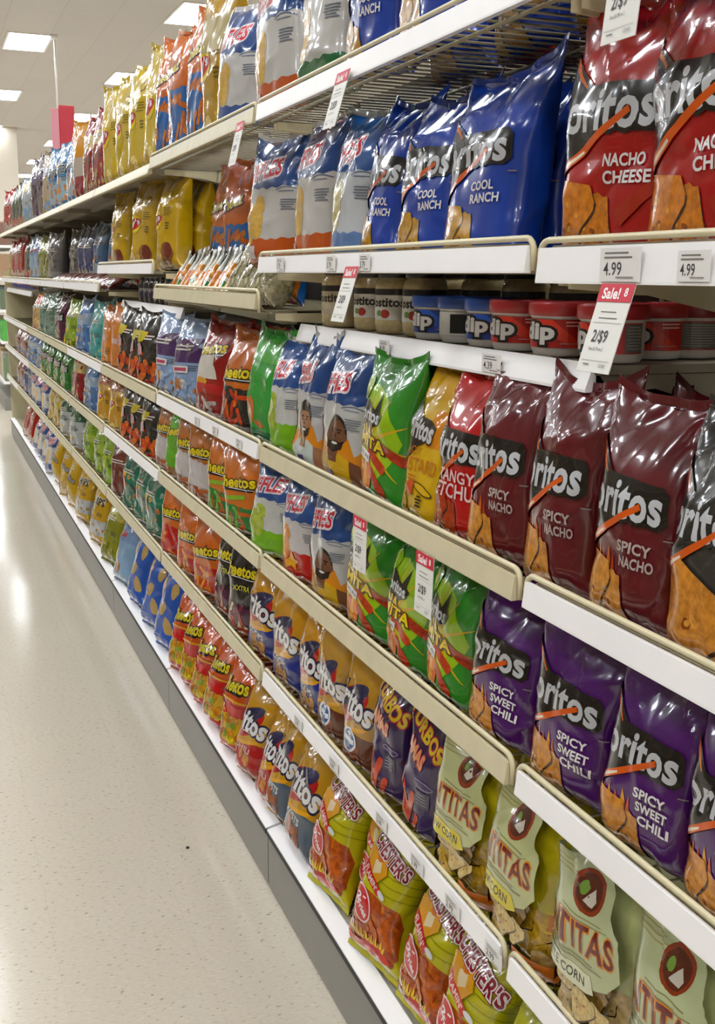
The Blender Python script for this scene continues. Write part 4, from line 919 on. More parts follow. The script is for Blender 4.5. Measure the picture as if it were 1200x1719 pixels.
# ------------------------------------------------------------------ what stands where (metres: along the aisle, height; angles in degrees)
# design, x, y, z, lean, yaw, roll, width scale, height scale, depth scale
BAGS = {
    'R1': [
        ('cool', 0.785, 1.654, 1.872, 0.9, 0.9, -0.5, 1.12, 1.06, 1.00),
        ('cool', 0.785, 1.906, 1.872, 0.3, 3.6, 2.1, 1.12, 1.10, 1.00),
        ('ruf_green', 0.785, 2.163, 1.872, 3.1, 2.0, 0.2, 1.12, 1.07, 1.00),
        ('ruf_orange', 0.785, 2.454, 1.872, 0.7, 7.2, -1.4, 1.12, 1.11, 1.00),
        ('ruf_blue', 0.785, 2.803, 1.872, 3.3, 14.9, 1.5, 1.12, 1.06, 1.00),
        ('lay_tan', 0.785, 3.003, 1.872, 1.2, 12.9, 1.2, 0.93, 1.10, 1.00),
        ('puff', 0.785, 3.193, 1.872, 3.5, 7.0, 0.5, 1.04, 1.09, 1.00),
        ('puff', 0.785, 3.440, 1.872, 2.0, 8.0, -0.1, 1.05, 1.05, 1.00),
        ('puff', 0.785, 3.634, 1.872, 3.7, 15.5, 0.2, 0.87, 1.07, 1.00),
        ('lay', 0.785, 3.805, 1.872, 3.6, 12.3, 1.9, 1.11, 1.10, 1.00),
        ('lay', 0.785, 4.101, 1.872, 2.0, 10.6, 0.5, 1.12, 1.08, 1.00),
        ('lay', 0.785, 4.367, 1.872, 0.6, 9.4, 1.6, 1.12, 1.05, 1.00),
        ('lay', 0.785, 4.657, 1.872, 0.2, 12.9, -1.1, 1.12, 1.08, 1.00),
        ('redmix', 0.785, 5.027, 1.872, 1.9, 9.8, 2.5, 1.12, 1.06, 1.00),
        ('redmix', 0.785, 5.312, 1.872, 1.7, 8.2, 0.7, 1.12, 1.07, 1.00),
        ('gold_top', 0.785, 5.626, 1.872, 1.4, 14.2, -0.9, 1.12, 1.08, 1.00),
        ('tost', 0.785, 5.969, 1.872, 3.6, 7.1, -2.2, 1.12, 1.06, 1.00),
        ('tost', 0.785, 6.367, 1.872, 3.1, 12.8, -1.3, 1.12, 1.07, 1.00),
        ('tost', 0.785, 6.729, 1.872, 0.7, 11.0, -2.3, 1.12, 1.09, 1.00),
        ('tan', 0.785, 7.135, 1.872, 3.6, 16.5, 1.2, 1.12, 1.11, 1.00),
        ('plum', 0.785, 7.475, 1.872, 0.1, 9.2, 2.3, 1.12, 1.10, 1.00),
        ('plum', 0.785, 7.815, 1.872, 1.6, 16.4, 0.6, 1.12, 1.10, 1.00),
        ('pale', 0.785, 8.191, 1.872, 1.2, 8.1, -0.3, 1.12, 1.06, 1.00),
        ('pale', 0.785, 8.566, 1.872, 1.5, 16.6, -0.8, 1.12, 1.05, 1.00),
        ('forest', 0.785, 8.939, 1.872, 0.2, 7.9, 1.4, 1.12, 1.07, 1.00),
        ('forest', 0.785, 9.311, 1.872, 1.2, 7.1, 2.4, 1.12, 1.08, 1.00),
        ('forest', 0.785, 9.625, 1.872, 0.8, 6.7, -2.2, 1.12, 1.06, 1.00),
        ('red', 0.785, 9.939, 1.872, 2.7, 7.6, -2.3, 1.12, 1.08, 1.00),
        ('red', 0.785, 10.253, 1.872, 1.0, 17.0, -1.9, 1.12, 1.08, 1.00),
        ('red', 0.785, 10.591, 1.872, 3.1, 10.5, 2.4, 1.12, 1.08, 1.00),
    ],
    'R2': [
        ('nacho', 0.790, 0.963, 1.546, 2.0, 3.7, -2.3, 0.92, 0.97, 1.00),
        ('nacho', 0.790, 1.140, 1.546, 2.0, 8.0, 1.7, 0.92, 0.97, 1.00),
        ('cool', 0.790, 1.494, 1.546, 9.0, 2.3, -1.3, 1.12, 0.95, 1.00),
        ('cool', 0.790, 1.675, 1.546, 9.0, 7.8, -1.8, 0.91, 0.94, 1.00),
        ('cool', 0.790, 1.876, 1.546, 9.0, 5.1, 2.5, 0.81, 0.96, 1.00),
        ('ruf_pale', 0.790, 2.015, 1.546, 4.6, 5.9, 1.5, 0.85, 0.98, 1.00),
        ('ruf_orange', 0.790, 2.232, 1.546, 3.0, 0.8, -1.4, 1.12, 0.99, 1.00),
        ('ruf_orange', 0.790, 2.531, 1.546, 4.6, 16.2, -0.8, 1.12, 0.98, 1.00),
        ('puff', 0.885, 2.844, 1.460, 4.2, 13.1, 1.6, 1.12, 1.09, 1.00),
        ('puff', 0.885, 3.157, 1.460, 3.6, 13.5, -1.2, 1.12, 1.11, 1.00),
        ('puff', 0.885, 3.386, 1.460, 4.8, 6.8, 2.4, 1.12, 1.12, 1.00),
        ('lay_pot', 0.885, 3.748, 1.546, 3.7, 6.5, 2.0, 0.76, 0.95, 1.00),
        ('lay_pot', 0.790, 3.722, 1.546, 4.9, 13.3, -2.2, 0.76, 0.95, 1.00),
        ('lay_pot', 0.790, 4.138, 1.546, 3.5, 12.3, 1.2, 1.12, 0.99, 1.00),
        ('lay_pot', 0.790, 4.650, 1.546, 1.9, 6.0, 2.1, 1.12, 0.94, 1.00),
        ('redmix', 0.900, 5.020, 1.472, 4.5, 7.3, 1.5, 1.12, 1.07, 1.00),
        ('snackblue', 0.900, 5.453, 1.472, 4.5, 12.1, 1.9, 1.12, 1.03, 1.00),
        ('snackblue', 0.900, 5.960, 1.472, 3.7, 9.6, 2.0, 1.12, 1.06, 1.00),
        ('navy', 0.900, 6.262, 1.472, 2.9, 11.8, -2.4, 1.12, 1.02, 1.00),
        ('navy', 0.900, 6.565, 1.472, 3.4, 11.4, 1.8, 1.12, 1.05, 1.00),
        ('grey', 0.900, 6.945, 1.472, 1.6, 10.0, 1.3, 1.12, 1.05, 1.00),
        ('grey', 0.820, 7.325, 1.472, 1.0, 15.2, 1.6, 1.12, 1.02, 1.00),
        ('olive', 0.820, 7.651, 1.472, 3.2, 10.2, 1.4, 1.12, 1.04, 1.00),
        ('olive', 0.820, 7.978, 1.472, 1.9, 11.4, 2.3, 1.12, 1.02, 1.00),
        ('skyblue', 0.820, 8.330, 1.472, 1.5, 12.8, 1.9, 1.12, 1.05, 1.00),
        ('skyblue', 0.820, 8.681, 1.472, 2.7, 15.4, 1.4, 1.12, 1.02, 1.00),
        ('forest', 0.820, 9.177, 1.472, 4.5, 8.2, -1.0, 1.12, 1.07, 1.00),
        ('red', 0.820, 9.731, 1.472, 2.7, 14.8, -1.7, 1.12, 1.07, 1.00),
        ('red', 0.820, 10.042, 1.472, 1.7, 7.6, -0.0, 1.12, 1.04, 1.00),
        ('red', 0.820, 10.353, 1.472, 3.2, 15.9, 1.1, 1.12, 1.02, 1.00),
        ('gold', 0.820, 10.753, 1.472, 2.2, 12.0, -0.1, 1.12, 1.06, 1.00),
    ],
    'R4': [
        ('black', 0.780, 0.902, 1.118, 4.9, 0.7, -1.3, 0.76, 0.95, 1.00),
        ('spicy', 0.780, 1.054, 1.118, 4.4, 6.9, 2.4, 0.76, 0.94, 1.00),
        ('spicy', 0.780, 1.216, 1.118, 5.7, 5.5, -0.9, 0.77, 0.95, 1.00),
        ('spicy', 0.780, 1.378, 1.118, 4.9, 8.2, -1.0, 0.76, 0.95, 1.00),
        ('flam', 0.780, 1.497, 1.118, 6.1, 5.5, -0.3, 0.76, 0.91, 1.00),
        ('mustard', 0.780, 1.631, 1.118, 6.1, 3.3, 0.8, 0.76, 0.91, 1.00),
        ('limon', 0.780, 1.815, 1.118, 3.3, 1.3, 1.5, 0.98, 0.91, 1.00),
        ('ruf_man', 0.780, 2.042, 1.118, 6.6, 3.3, 0.4, 0.99, 0.92, 1.00),
        ('ruf_youth', 0.780, 2.229, 1.118, 5.5, 0.8, -0.5, 0.85, 0.95, 1.00),
        ('ruf_lime', 0.780, 2.399, 1.118, 3.7, 5.9, -0.9, 0.81, 0.92, 1.00),
        ('carrot', 0.780, 2.568, 1.118, 3.1, 6.2, 2.2, 0.97, 0.95, 1.00),
        ('chee_black', 0.780, 2.805, 1.118, 6.2, 14.9, 2.3, 1.12, 0.91, 1.00),
        ('chee_red', 0.780, 3.103, 1.118, 5.3, 11.4, 0.4, 1.12, 0.95, 1.00),
        ('puffblue', 0.780, 3.404, 1.118, 6.0, 16.7, -1.9, 1.12, 0.94, 1.00),
        ('puffblue', 0.780, 3.718, 1.118, 5.7, 14.2, 0.6, 1.12, 0.95, 1.00),
        ('hotblack', 0.780, 4.003, 1.118, 4.2, 16.2, -0.5, 1.12, 0.94, 1.00),
        ('hotblack', 0.780, 4.226, 1.118, 6.6, 13.7, -1.0, 1.12, 0.91, 1.00),
        ('hotblack', 0.780, 4.472, 1.118, 4.3, 12.9, 2.5, 1.12, 0.95, 1.00),
        ('orange', 0.780, 4.706, 1.118, 4.6, 10.4, 1.6, 1.12, 0.92, 1.00),
        ('orange', 0.780, 4.988, 1.118, 4.6, 6.1, -1.6, 1.12, 0.93, 1.00),
        ('teal', 0.780, 5.323, 1.118, 5.8, 12.8, -0.7, 1.12, 0.96, 1.00),
        ('blue', 0.780, 5.834, 1.118, 5.5, 7.7, -2.2, 1.12, 0.96, 1.00),
        ('lime', 0.780, 6.288, 1.118, 7.0, 16.1, 0.5, 1.12, 0.92, 1.00),
        ('plumd', 0.780, 6.784, 1.118, 3.4, 8.8, -1.4, 1.12, 0.95, 1.00),
        ('graygreen', 0.780, 7.342, 1.118, 6.6, 14.6, -1.8, 1.12, 0.92, 1.00),
        ('graygreen', 0.780, 7.655, 1.118, 4.2, 16.4, -1.7, 1.12, 0.95, 1.00),
        ('cheesered', 0.780, 7.967, 1.118, 5.7, 12.0, 2.3, 1.12, 0.92, 1.00),
        ('cheesered', 0.780, 8.280, 1.118, 5.1, 7.7, -2.0, 1.12, 0.90, 1.00),
    ],
    'R5': [
        ('sweet', 0.775, 0.831, 0.852, 3.3, 1.1, -2.2, 0.76, 0.83, 1.00),
        ('sweet', 0.775, 0.985, 0.852, 3.2, 8.0, 1.0, 0.77, 0.83, 1.00),
        ('sweet', 0.775, 1.156, 0.852, 4.6, 8.6, 1.9, 0.85, 0.83, 1.00),
        ('sweet', 0.775, 1.341, 0.852, 4.2, 6.2, 1.1, 0.86, 0.83, 1.00),
        ('limon', 0.775, 1.515, 0.852, 4.0, 1.4, 1.7, 0.78, 0.83, 1.00),
        ('limon', 0.775, 1.670, 0.852, 2.3, 1.5, 1.9, 0.83, 0.83, 1.00),
        ('limon', 0.775, 1.863, 0.852, 3.6, 6.1, 1.8, 0.98, 0.83, 1.00),
        ('ruf_man', 0.775, 2.083, 0.852, 3.5, 3.8, -2.4, 0.96, 0.83, 1.00),
        ('ruf_red', 0.775, 2.267, 0.852, 2.1, 8.6, -1.7, 0.97, 0.83, 1.00),
        ('ruf_lime', 0.775, 2.491, 0.852, 5.4, 15.1, -1.3, 1.12, 0.83, 1.00),
        ('chee_green', 0.775, 2.743, 0.852, 3.9, 13.9, -1.6, 1.12, 0.83, 1.00),
        ('chee_green', 0.775, 2.963, 0.852, 6.0, 13.8, 2.1, 1.09, 0.83, 1.00),
        ('chee_white', 0.775, 3.201, 0.852, 3.5, 15.3, 1.7, 1.07, 0.83, 1.00),
        ('chee_white', 0.775, 3.412, 0.852, 2.4, 12.8, 2.1, 0.92, 0.83, 1.00),
        ('greenp', 0.775, 3.586, 0.852, 4.6, 15.9, 0.5, 0.85, 0.83, 1.00),
        ('chee_white', 0.775, 3.767, 0.852, 4.5, 8.8, 1.8, 0.98, 0.83, 1.00),
        ('hotblack', 0.775, 4.000, 0.852, 3.2, 15.9, 0.6, 1.06, 0.83, 1.00),
        ('hotblack', 0.775, 4.212, 0.852, 5.3, 15.8, 2.0, 1.06, 0.83, 1.00),
        ('hotblack', 0.775, 4.446, 0.852, 4.6, 13.7, 0.5, 1.12, 0.83, 1.00),
        ('kettle', 0.775, 4.774, 0.852, 5.9, 9.9, -2.1, 1.12, 0.83, 1.00),
        ('kettle', 0.775, 5.095, 0.852, 4.0, 12.0, 0.5, 1.12, 0.83, 1.00),
        ('blue', 0.775, 5.579, 0.852, 2.8, 6.8, 1.4, 1.12, 0.83, 1.00),
        ('redmix', 0.775, 6.090, 0.852, 4.8, 7.3, 2.4, 1.12, 0.83, 1.00),
        ('greend', 0.775, 6.617, 0.852, 4.0, 6.0, 1.7, 1.12, 0.83, 1.00),
        ('greend', 0.775, 6.991, 0.852, 4.5, 6.2, 1.2, 1.12, 0.83, 1.00),
        ('greend', 0.775, 7.364, 0.852, 3.9, 7.6, -0.7, 1.12, 0.83, 1.00),
        ('greend', 0.775, 7.711, 0.852, 5.0, 15.0, -1.0, 1.12, 0.83, 1.00),
        ('blue', 0.775, 8.057, 0.852, 4.4, 6.4, -0.4, 1.12, 0.83, 1.00),
        ('blue', 0.775, 8.404, 0.852, 5.0, 15.5, -1.0, 1.12, 0.83, 1.00),
        ('blue', 0.775, 8.736, 0.852, 5.2, 13.8, -0.3, 1.12, 0.83, 1.00),
        ('brick', 0.775, 9.068, 0.852, 2.1, 15.8, 2.2, 1.12, 0.83, 1.00),
        ('brick', 0.775, 9.401, 0.852, 5.0, 10.5, 0.6, 1.12, 0.83, 1.00),
        ('brick', 0.775, 9.733, 0.852, 3.3, 12.8, -1.2, 1.12, 0.83, 1.00),
    ],
    'R6': [
        ('sant_white', 0.775, 0.872, 0.567, 2.1, 2.4, -1.1, 0.80, 0.89, 1.00),
        ('sant_white', 0.775, 1.040, 0.567, 2.5, 6.8, -2.1, 0.87, 0.89, 1.00),
        ('sant_yel', 0.775, 1.237, 0.567, 2.7, 0.8, -1.4, 0.90, 0.89, 1.00),
        ('sant_yel', 0.775, 1.419, 0.567, 4.7, 8.0, -0.0, 0.87, 0.89, 1.00),
        ('takis', 0.775, 1.602, 0.567, 3.4, 4.1, 2.5, 0.78, 0.89, 1.00),
        ('takis', 0.775, 1.746, 0.567, 3.0, 7.6, -1.9, 0.76, 0.89, 1.00),
        ('frit_honey', 0.775, 1.895, 0.567, 3.2, 5.1, 0.8, 0.76, 0.89, 1.00),
        ('frit_honey', 0.775, 2.036, 0.567, 2.3, 7.6, -1.6, 0.76, 0.89, 1.00),
        ('frit_blue', 0.775, 2.167, 0.567, 2.1, 6.9, -1.6, 0.76, 0.89, 1.00),
        ('frit_blue', 0.775, 2.356, 0.567, 2.1, 2.9, -0.9, 0.97, 0.89, 1.00),
        ('frit_blue', 0.775, 2.574, 0.567, 4.4, 10.0, 2.5, 0.98, 0.89, 1.00),
        ('chee_dark', 0.775, 2.767, 0.567, 2.9, 16.5, 2.3, 0.90, 0.89, 1.00),
        ('chee_dark', 0.775, 2.953, 0.567, 5.9, 6.6, 2.0, 0.94, 0.89, 1.00),
        ('chee_hot', 0.775, 3.163, 0.567, 4.7, 15.3, -2.0, 1.06, 0.89, 1.00),
        ('chee_hot', 0.775, 3.400, 0.567, 2.6, 11.3, 0.2, 1.12, 0.89, 1.00),
        ('chee_flame', 0.775, 3.649, 0.567, 3.4, 14.2, 1.7, 1.12, 0.89, 1.00),
        ('green', 0.775, 3.958, 0.567, 2.2, 7.7, -1.4, 1.12, 0.89, 1.00),
        ('green', 0.775, 4.192, 0.567, 4.3, 8.1, 0.6, 1.12, 0.89, 1.00),
        ('green', 0.775, 4.453, 0.567, 3.5, 13.8, 2.2, 1.12, 0.89, 1.00),
        ('brown', 0.775, 4.713, 0.567, 3.4, 16.8, -1.4, 1.12, 0.89, 1.00),
        ('limeg', 0.775, 4.992, 0.567, 2.8, 15.1, 1.2, 1.12, 0.89, 1.00),
        ('limeg', 0.775, 5.327, 0.567, 4.0, 6.5, -1.0, 1.12, 0.89, 1.00),
        ('limeg', 0.775, 5.715, 0.567, 3.6, 7.5, -0.6, 1.12, 0.89, 1.00),
        ('whiteg', 0.775, 6.226, 0.567, 3.4, 10.9, -1.8, 1.12, 0.89, 1.00),
        ('whiteg', 0.775, 6.719, 0.567, 5.1, 14.1, -0.4, 1.12, 0.89, 1.00),
        ('gold', 0.775, 7.055, 0.567, 3.2, 12.1, 2.0, 1.12, 0.89, 1.00),
        ('gold', 0.775, 7.391, 0.567, 5.9, 11.8, -1.6, 1.12, 0.89, 1.00),
        ('ruf_blue', 0.775, 7.818, 0.567, 4.4, 12.6, 1.1, 1.12, 0.89, 1.00),
        ('ruf_blue', 0.775, 8.244, 0.567, 3.7, 14.8, -1.8, 1.12, 0.89, 1.00),
        ('ruf_blue', 0.775, 8.561, 0.567, 2.7, 9.1, -0.3, 1.12, 0.89, 1.00),
        ('navy', 0.775, 8.878, 0.567, 4.5, 7.9, -0.8, 1.12, 0.89, 1.00),
        ('navy', 0.775, 9.195, 0.567, 4.2, 16.5, 2.2, 1.12, 0.89, 1.00),
        ('brick', 0.775, 9.586, 0.567, 3.3, 11.9, 0.2, 1.12, 0.89, 1.00),
        ('brick', 0.775, 9.978, 0.567, 5.5, 8.2, -0.1, 1.12, 0.89, 1.00),
    ],
    'R7': [
        ('greenbag', 0.762, 1.259, 0.184, 16.5, 5.4, 2.4, 0.80, 0.98, 1.00),
        ('hotfries', 0.756, 1.427, 0.189, 19.0, 4.6, -2.2, 1.05, 1.00, 1.00),
        ('hotfries', 0.770, 1.615, 0.189, 19.0, 4.5, 0.5, 1.00, 1.00, 1.00),
        ('hotfries', 0.756, 1.812, 0.189, 19.0, 9.5, -1.5, 1.00, 1.00, 1.00),
        ('hotfries', 0.815, 1.927, 0.189, 16.0, 8.2, -1.1, 0.98, 1.00, 1.00),
        ('hotfries', 0.756, 2.085, 0.189, 19.0, 7.4, -2.1, 0.99, 1.00, 1.00),
        ('frit_twist', 0.762, 2.284, 0.184, 16.7, 2.6, 1.7, 1.12, 1.03, 1.00),
        ('frit_twist', 0.762, 2.454, 0.184, 16.3, 8.2, 2.1, 0.78, 1.03, 1.00),
        ('frit_red', 0.762, 2.540, 0.184, 17.0, 6.1, -2.5, 0.77, 0.99, 1.00),
        ('frit_red', 0.762, 2.708, 0.184, 15.1, 10.7, -2.0, 1.05, 1.01, 1.00),
        ('chee_small', 0.762, 2.888, 0.184, 12.0, 12.9, 0.1, 1.12, 1.00, 1.00),
        ('chee_small', 0.762, 3.095, 0.184, 12.0, 6.7, -0.3, 1.11, 0.98, 1.00),
        ('chee_small', 0.762, 3.254, 0.184, 12.0, 14.4, -0.9, 0.99, 0.99, 1.00),
        ('chee_small', 0.762, 3.422, 0.184, 12.0, 12.5, -1.9, 1.00, 1.01, 1.00),
        ('chee_small', 0.762, 3.583, 0.184, 12.0, 16.5, -1.7, 1.12, 1.02, 1.00),
        ('bluechip', 0.762, 3.834, 0.184, 15.2, 10.7, -1.0, 1.12, 0.99, 1.00),
        ('bluechip', 0.762, 4.102, 0.184, 16.0, 11.8, 0.2, 1.12, 0.98, 1.00),
        ('bluechip', 0.762, 4.429, 0.184, 15.5, 7.9, -0.1, 1.12, 1.01, 1.00),
        ('skyblue', 0.762, 4.778, 0.184, 15.2, 12.4, 0.4, 1.12, 0.98, 1.00),
        ('olive', 0.762, 5.155, 0.184, 16.8, 13.5, 1.1, 1.12, 1.03, 1.00),
        ('yelwhite', 0.762, 5.585, 0.184, 14.8, 9.7, -1.0, 1.12, 0.99, 1.00),
        ('yelwhite', 0.762, 6.152, 0.184, 14.2, 9.5, -1.5, 1.12, 1.00, 1.00),
        ('yeld', 0.762, 6.510, 0.184, 14.2, 10.1, 0.8, 1.12, 0.99, 1.00),
        ('yeld', 0.762, 6.867, 0.184, 16.5, 14.8, -0.9, 1.12, 1.02, 1.00),
        ('yeld', 0.762, 7.312, 0.184, 13.7, 7.1, 2.5, 1.12, 0.97, 1.00),
        ('ruf_blue', 0.762, 7.679, 0.184, 13.0, 15.5, -2.5, 1.12, 1.01, 1.00),
        ('ruf_blue', 0.762, 8.046, 0.184, 15.2, 8.5, -1.3, 1.12, 1.03, 1.00),
        ('ruf_blue', 0.762, 8.390, 0.184, 14.6, 8.7, -0.3, 1.12, 1.01, 1.00),
        ('ruf_blue', 0.762, 8.735, 0.184, 14.2, 7.0, 1.5, 1.12, 0.98, 1.00),
        ('red', 0.762, 9.156, 0.184, 13.2, 6.1, 2.5, 1.12, 1.00, 1.00),
        ('red', 0.762, 9.577, 0.184, 15.9, 12.1, 2.4, 1.12, 0.99, 1.00),
    ],
}
SECOND = {
    'R2': [
        ('cool', 0.905, 1.004, 1.546, 3.7, 2.0, .86, 0.94),
        ('cool', 0.905, 1.182, 1.546, 4.0, 7.7, .86, 0.94),
        ('cool', 0.905, 1.543, 1.546, 4.7, 6.3, .86, 0.94),
        ('cool', 0.905, 1.739, 1.546, 2.6, 2.9, .86, 0.94),
        ('cool', 0.905, 1.919, 1.546, 1.8, 2.3, .86, 0.94),
        ('ruf_pale', 0.905, 2.052, 1.546, 1.5, 6.6, .86, 0.94),
        ('ruf_orange', 0.905, 2.296, 1.546, 4.0, 10.8, .86, 0.94),
    ],
    'R4': [
        ('spicy', 0.895, 0.941, 1.118, 3.7, 10.9, .86, 0.90),
        ('spicy', 0.895, 1.098, 1.118, 4.7, 3.0, .86, 0.90),
        ('spicy', 0.895, 1.291, 1.118, 4.5, 11.8, .86, 0.90),
        ('spicy', 0.895, 1.448, 1.118, 3.8, 6.4, .86, 0.90),
        ('spicy', 0.895, 1.560, 1.118, 4.5, 7.8, .86, 0.90),
        ('limon', 0.895, 1.688, 1.118, 4.7, 4.8, .86, 0.90),
        ('limon', 0.895, 1.855, 1.118, 1.1, 10.8, .86, 0.90),
        ('ruf_man', 0.895, 2.099, 1.118, 3.7, 4.4, .86, 0.90),
        ('ruf_man', 0.895, 2.260, 1.118, 2.9, 10.8, .86, 0.90),
        ('ruf_lime', 0.895, 2.441, 1.118, 2.7, 6.2, .86, 0.90),
        ('carrot', 0.895, 2.639, 1.118, 1.5, 10.7, .86, 0.90),
        ('chee_black', 0.895, 2.826, 1.118, 3.8, 9.6, .86, 0.90),
        ('chee_red', 0.895, 3.151, 1.118, 4.0, 4.8, .86, 0.90),
        ('puffblue', 0.895, 3.433, 1.118, 2.4, 4.7, .86, 0.90),
        ('puffblue', 0.895, 3.781, 1.118, 3.3, 8.6, .86, 0.90),
        ('hotblack', 0.895, 4.082, 1.118, 4.1, 9.9, .86, 0.90),
    ],
    'R5': [
        ('sweet', 0.890, 0.910, 0.852, 4.7, 9.4, .86, 0.81),
        ('sweet', 0.890, 1.026, 0.852, 3.0, 9.6, .86, 0.81),
        ('sweet', 0.890, 1.223, 0.852, 4.6, 9.4, .86, 0.81),
        ('sweet', 0.890, 1.401, 0.852, 2.0, 8.2, .86, 0.81),
        ('limon', 0.890, 1.547, 0.852, 3.6, 3.8, .86, 0.81),
        ('limon', 0.890, 1.691, 0.852, 4.8, 10.7, .86, 0.81),
        ('limon', 0.890, 1.901, 0.852, 1.2, 10.2, .86, 0.81),
        ('ruf_man', 0.890, 2.149, 0.852, 1.6, 10.2, .86, 0.81),
        ('ruf_red', 0.890, 2.338, 0.852, 3.3, 4.7, .86, 0.81),
        ('ruf_lime', 0.890, 2.514, 0.852, 1.3, 6.4, .86, 0.81),
        ('chee_green', 0.890, 2.807, 0.852, 3.6, 4.2, .86, 0.81),
        ('chee_green', 0.890, 3.031, 0.852, 1.3, 8.1, .86, 0.81),
        ('chee_white', 0.890, 3.231, 0.852, 1.0, 3.9, .86, 0.81),
        ('chee_white', 0.890, 3.480, 0.852, 1.9, 2.1, .86, 0.81),
        ('greenp', 0.890, 3.635, 0.852, 2.4, 7.7, .86, 0.81),
        ('chee_white', 0.890, 3.821, 0.852, 3.8, 11.2, .86, 0.81),
        ('hotblack', 0.890, 4.040, 0.852, 3.5, 3.2, .86, 0.81),
    ],
    'R6': [
        ('sant_white', 0.890, 0.908, 0.567, 1.4, 10.6, .86, 0.86),
        ('sant_white', 0.890, 1.081, 0.567, 3.8, 10.8, .86, 0.86),
        ('sant_yel', 0.890, 1.280, 0.567, 1.8, 4.5, .86, 0.86),
        ('sant_yel', 0.890, 1.469, 0.567, 2.5, 2.7, .86, 0.86),
        ('takis', 0.890, 1.673, 0.567, 3.6, 10.7, .86, 0.86),
        ('takis', 0.890, 1.817, 0.567, 3.9, 10.2, .86, 0.86),
        ('frit_honey', 0.890, 1.957, 0.567, 2.7, 10.2, .86, 0.86),
        ('frit_honey', 0.890, 2.111, 0.567, 1.4, 3.4, .86, 0.86),
        ('frit_blue', 0.890, 2.197, 0.567, 2.8, 10.6, .86, 0.86),
        ('frit_blue', 0.890, 2.407, 0.567, 4.4, 5.7, .86, 0.86),
        ('frit_blue', 0.890, 2.628, 0.567, 2.0, 8.4, .86, 0.86),
        ('chee_dark', 0.890, 2.803, 0.567, 1.0, 6.0, .86, 0.86),
        ('chee_dark', 0.890, 3.007, 0.567, 4.5, 4.9, .86, 0.86),
        ('chee_hot', 0.890, 3.239, 0.567, 4.2, 3.6, .86, 0.86),
        ('chee_hot', 0.890, 3.466, 0.567, 4.7, 11.6, .86, 0.86),
        ('chee_flame', 0.890, 3.710, 0.567, 2.6, 7.4, .86, 0.86),
        ('green', 0.890, 4.017, 0.567, 3.5, 3.9, .86, 0.86),
    ],
    'R0a': [
        ('cool', 0.79, 0.140, 1.872, 2, 5, .95, 1.05),
        ('cool', 0.79, 0.340, 1.872, 2, 5, .95, 1.05),
        ('cool', 0.79, 0.540, 1.872, 2, 5, .95, 1.05),
        ('cool', 0.79, 0.740, 1.872, 2, 5, .95, 1.05),
        ('cool', 0.79, 0.940, 1.872, 2, 5, .95, 1.05),
        ('cool', 0.79, 1.140, 1.872, 2, 5, .95, 1.05),
        ('cool', 0.79, 1.340, 1.872, 2, 5, .95, 1.05),
    ],
    'R0b': [
        ('cool', 0.91, 0.140, 1.872, 2, 5, .95, 1.05),
        ('cool', 0.91, 0.380, 1.872, 2, 5, .95, 1.05),
        ('cool', 0.91, 0.620, 1.872, 2, 5, .95, 1.05),
        ('cool', 0.91, 0.860, 1.872, 2, 5, .95, 1.05),
        ('cool', 0.91, 1.100, 1.872, 2, 5, .95, 1.05),
        ('cool', 0.91, 1.340, 1.872, 2, 5, .95, 1.05),
        ('cool', 0.91, 1.580, 1.872, 2, 5, .95, 1.05),
        ('cool', 0.91, 1.820, 1.872, 2, 5, .95, 1.05),
    ],
    'R0c': [
        ('nacho', 1.03, 0.140, 1.872, 2, 5, .95, 1.05),
        ('nacho', 1.03, 0.380, 1.872, 2, 5, .95, 1.05),
        ('nacho', 1.03, 0.620, 1.872, 2, 5, .95, 1.05),
        ('nacho', 1.03, 0.860, 1.872, 2, 5, .95, 1.05),
        ('nacho', 1.03, 1.100, 1.872, 2, 5, .95, 1.05),
        ('nacho', 1.03, 1.340, 1.872, 2, 5, .95, 1.05),
        ('nacho', 1.03, 1.580, 1.872, 2, 5, .95, 1.05),
        ('nacho', 1.03, 1.820, 1.872, 2, 5, .95, 1.05),
    ],
}
BACKROW = [
    ('cool', 0.98, 1.592, 1.546, 5, 6, 0.95, 0.97, 'royal blue ranch bag half hidden behind the red nacho bags'),
    ('cool', 0.98, 1.726, 1.546, 4, -6, 0.9, 0.93, 'shaded blue bag deep behind the blue ranch bags'),
    ('hotfries', 0.93, 1.62, 0.188, 14, 3, 1, 1.0, 'hot fry bag in the second row, shaded behind two others'),
    ('chee_small', 0.9, 3.18, 0.185, 9, 3, 1, 1.12, 'small cheese snack bag standing behind its front row'),
    ('chee_small', 0.9, 3.4, 0.185, 9, 3, 1, 1.12, 'small cheese snack bag behind, nearer the bright blue bags'),
    ('frit_red', 0.9, 2.62, 0.185, 9, 3, 1, 1.1, 'gold and red corn chip bag in the second row'),
    ('frit_twist', 0.89, 2.36, 0.185, 9, 3, 1, 1.08, 'gold and slate bag behind the front twist bags'),
]
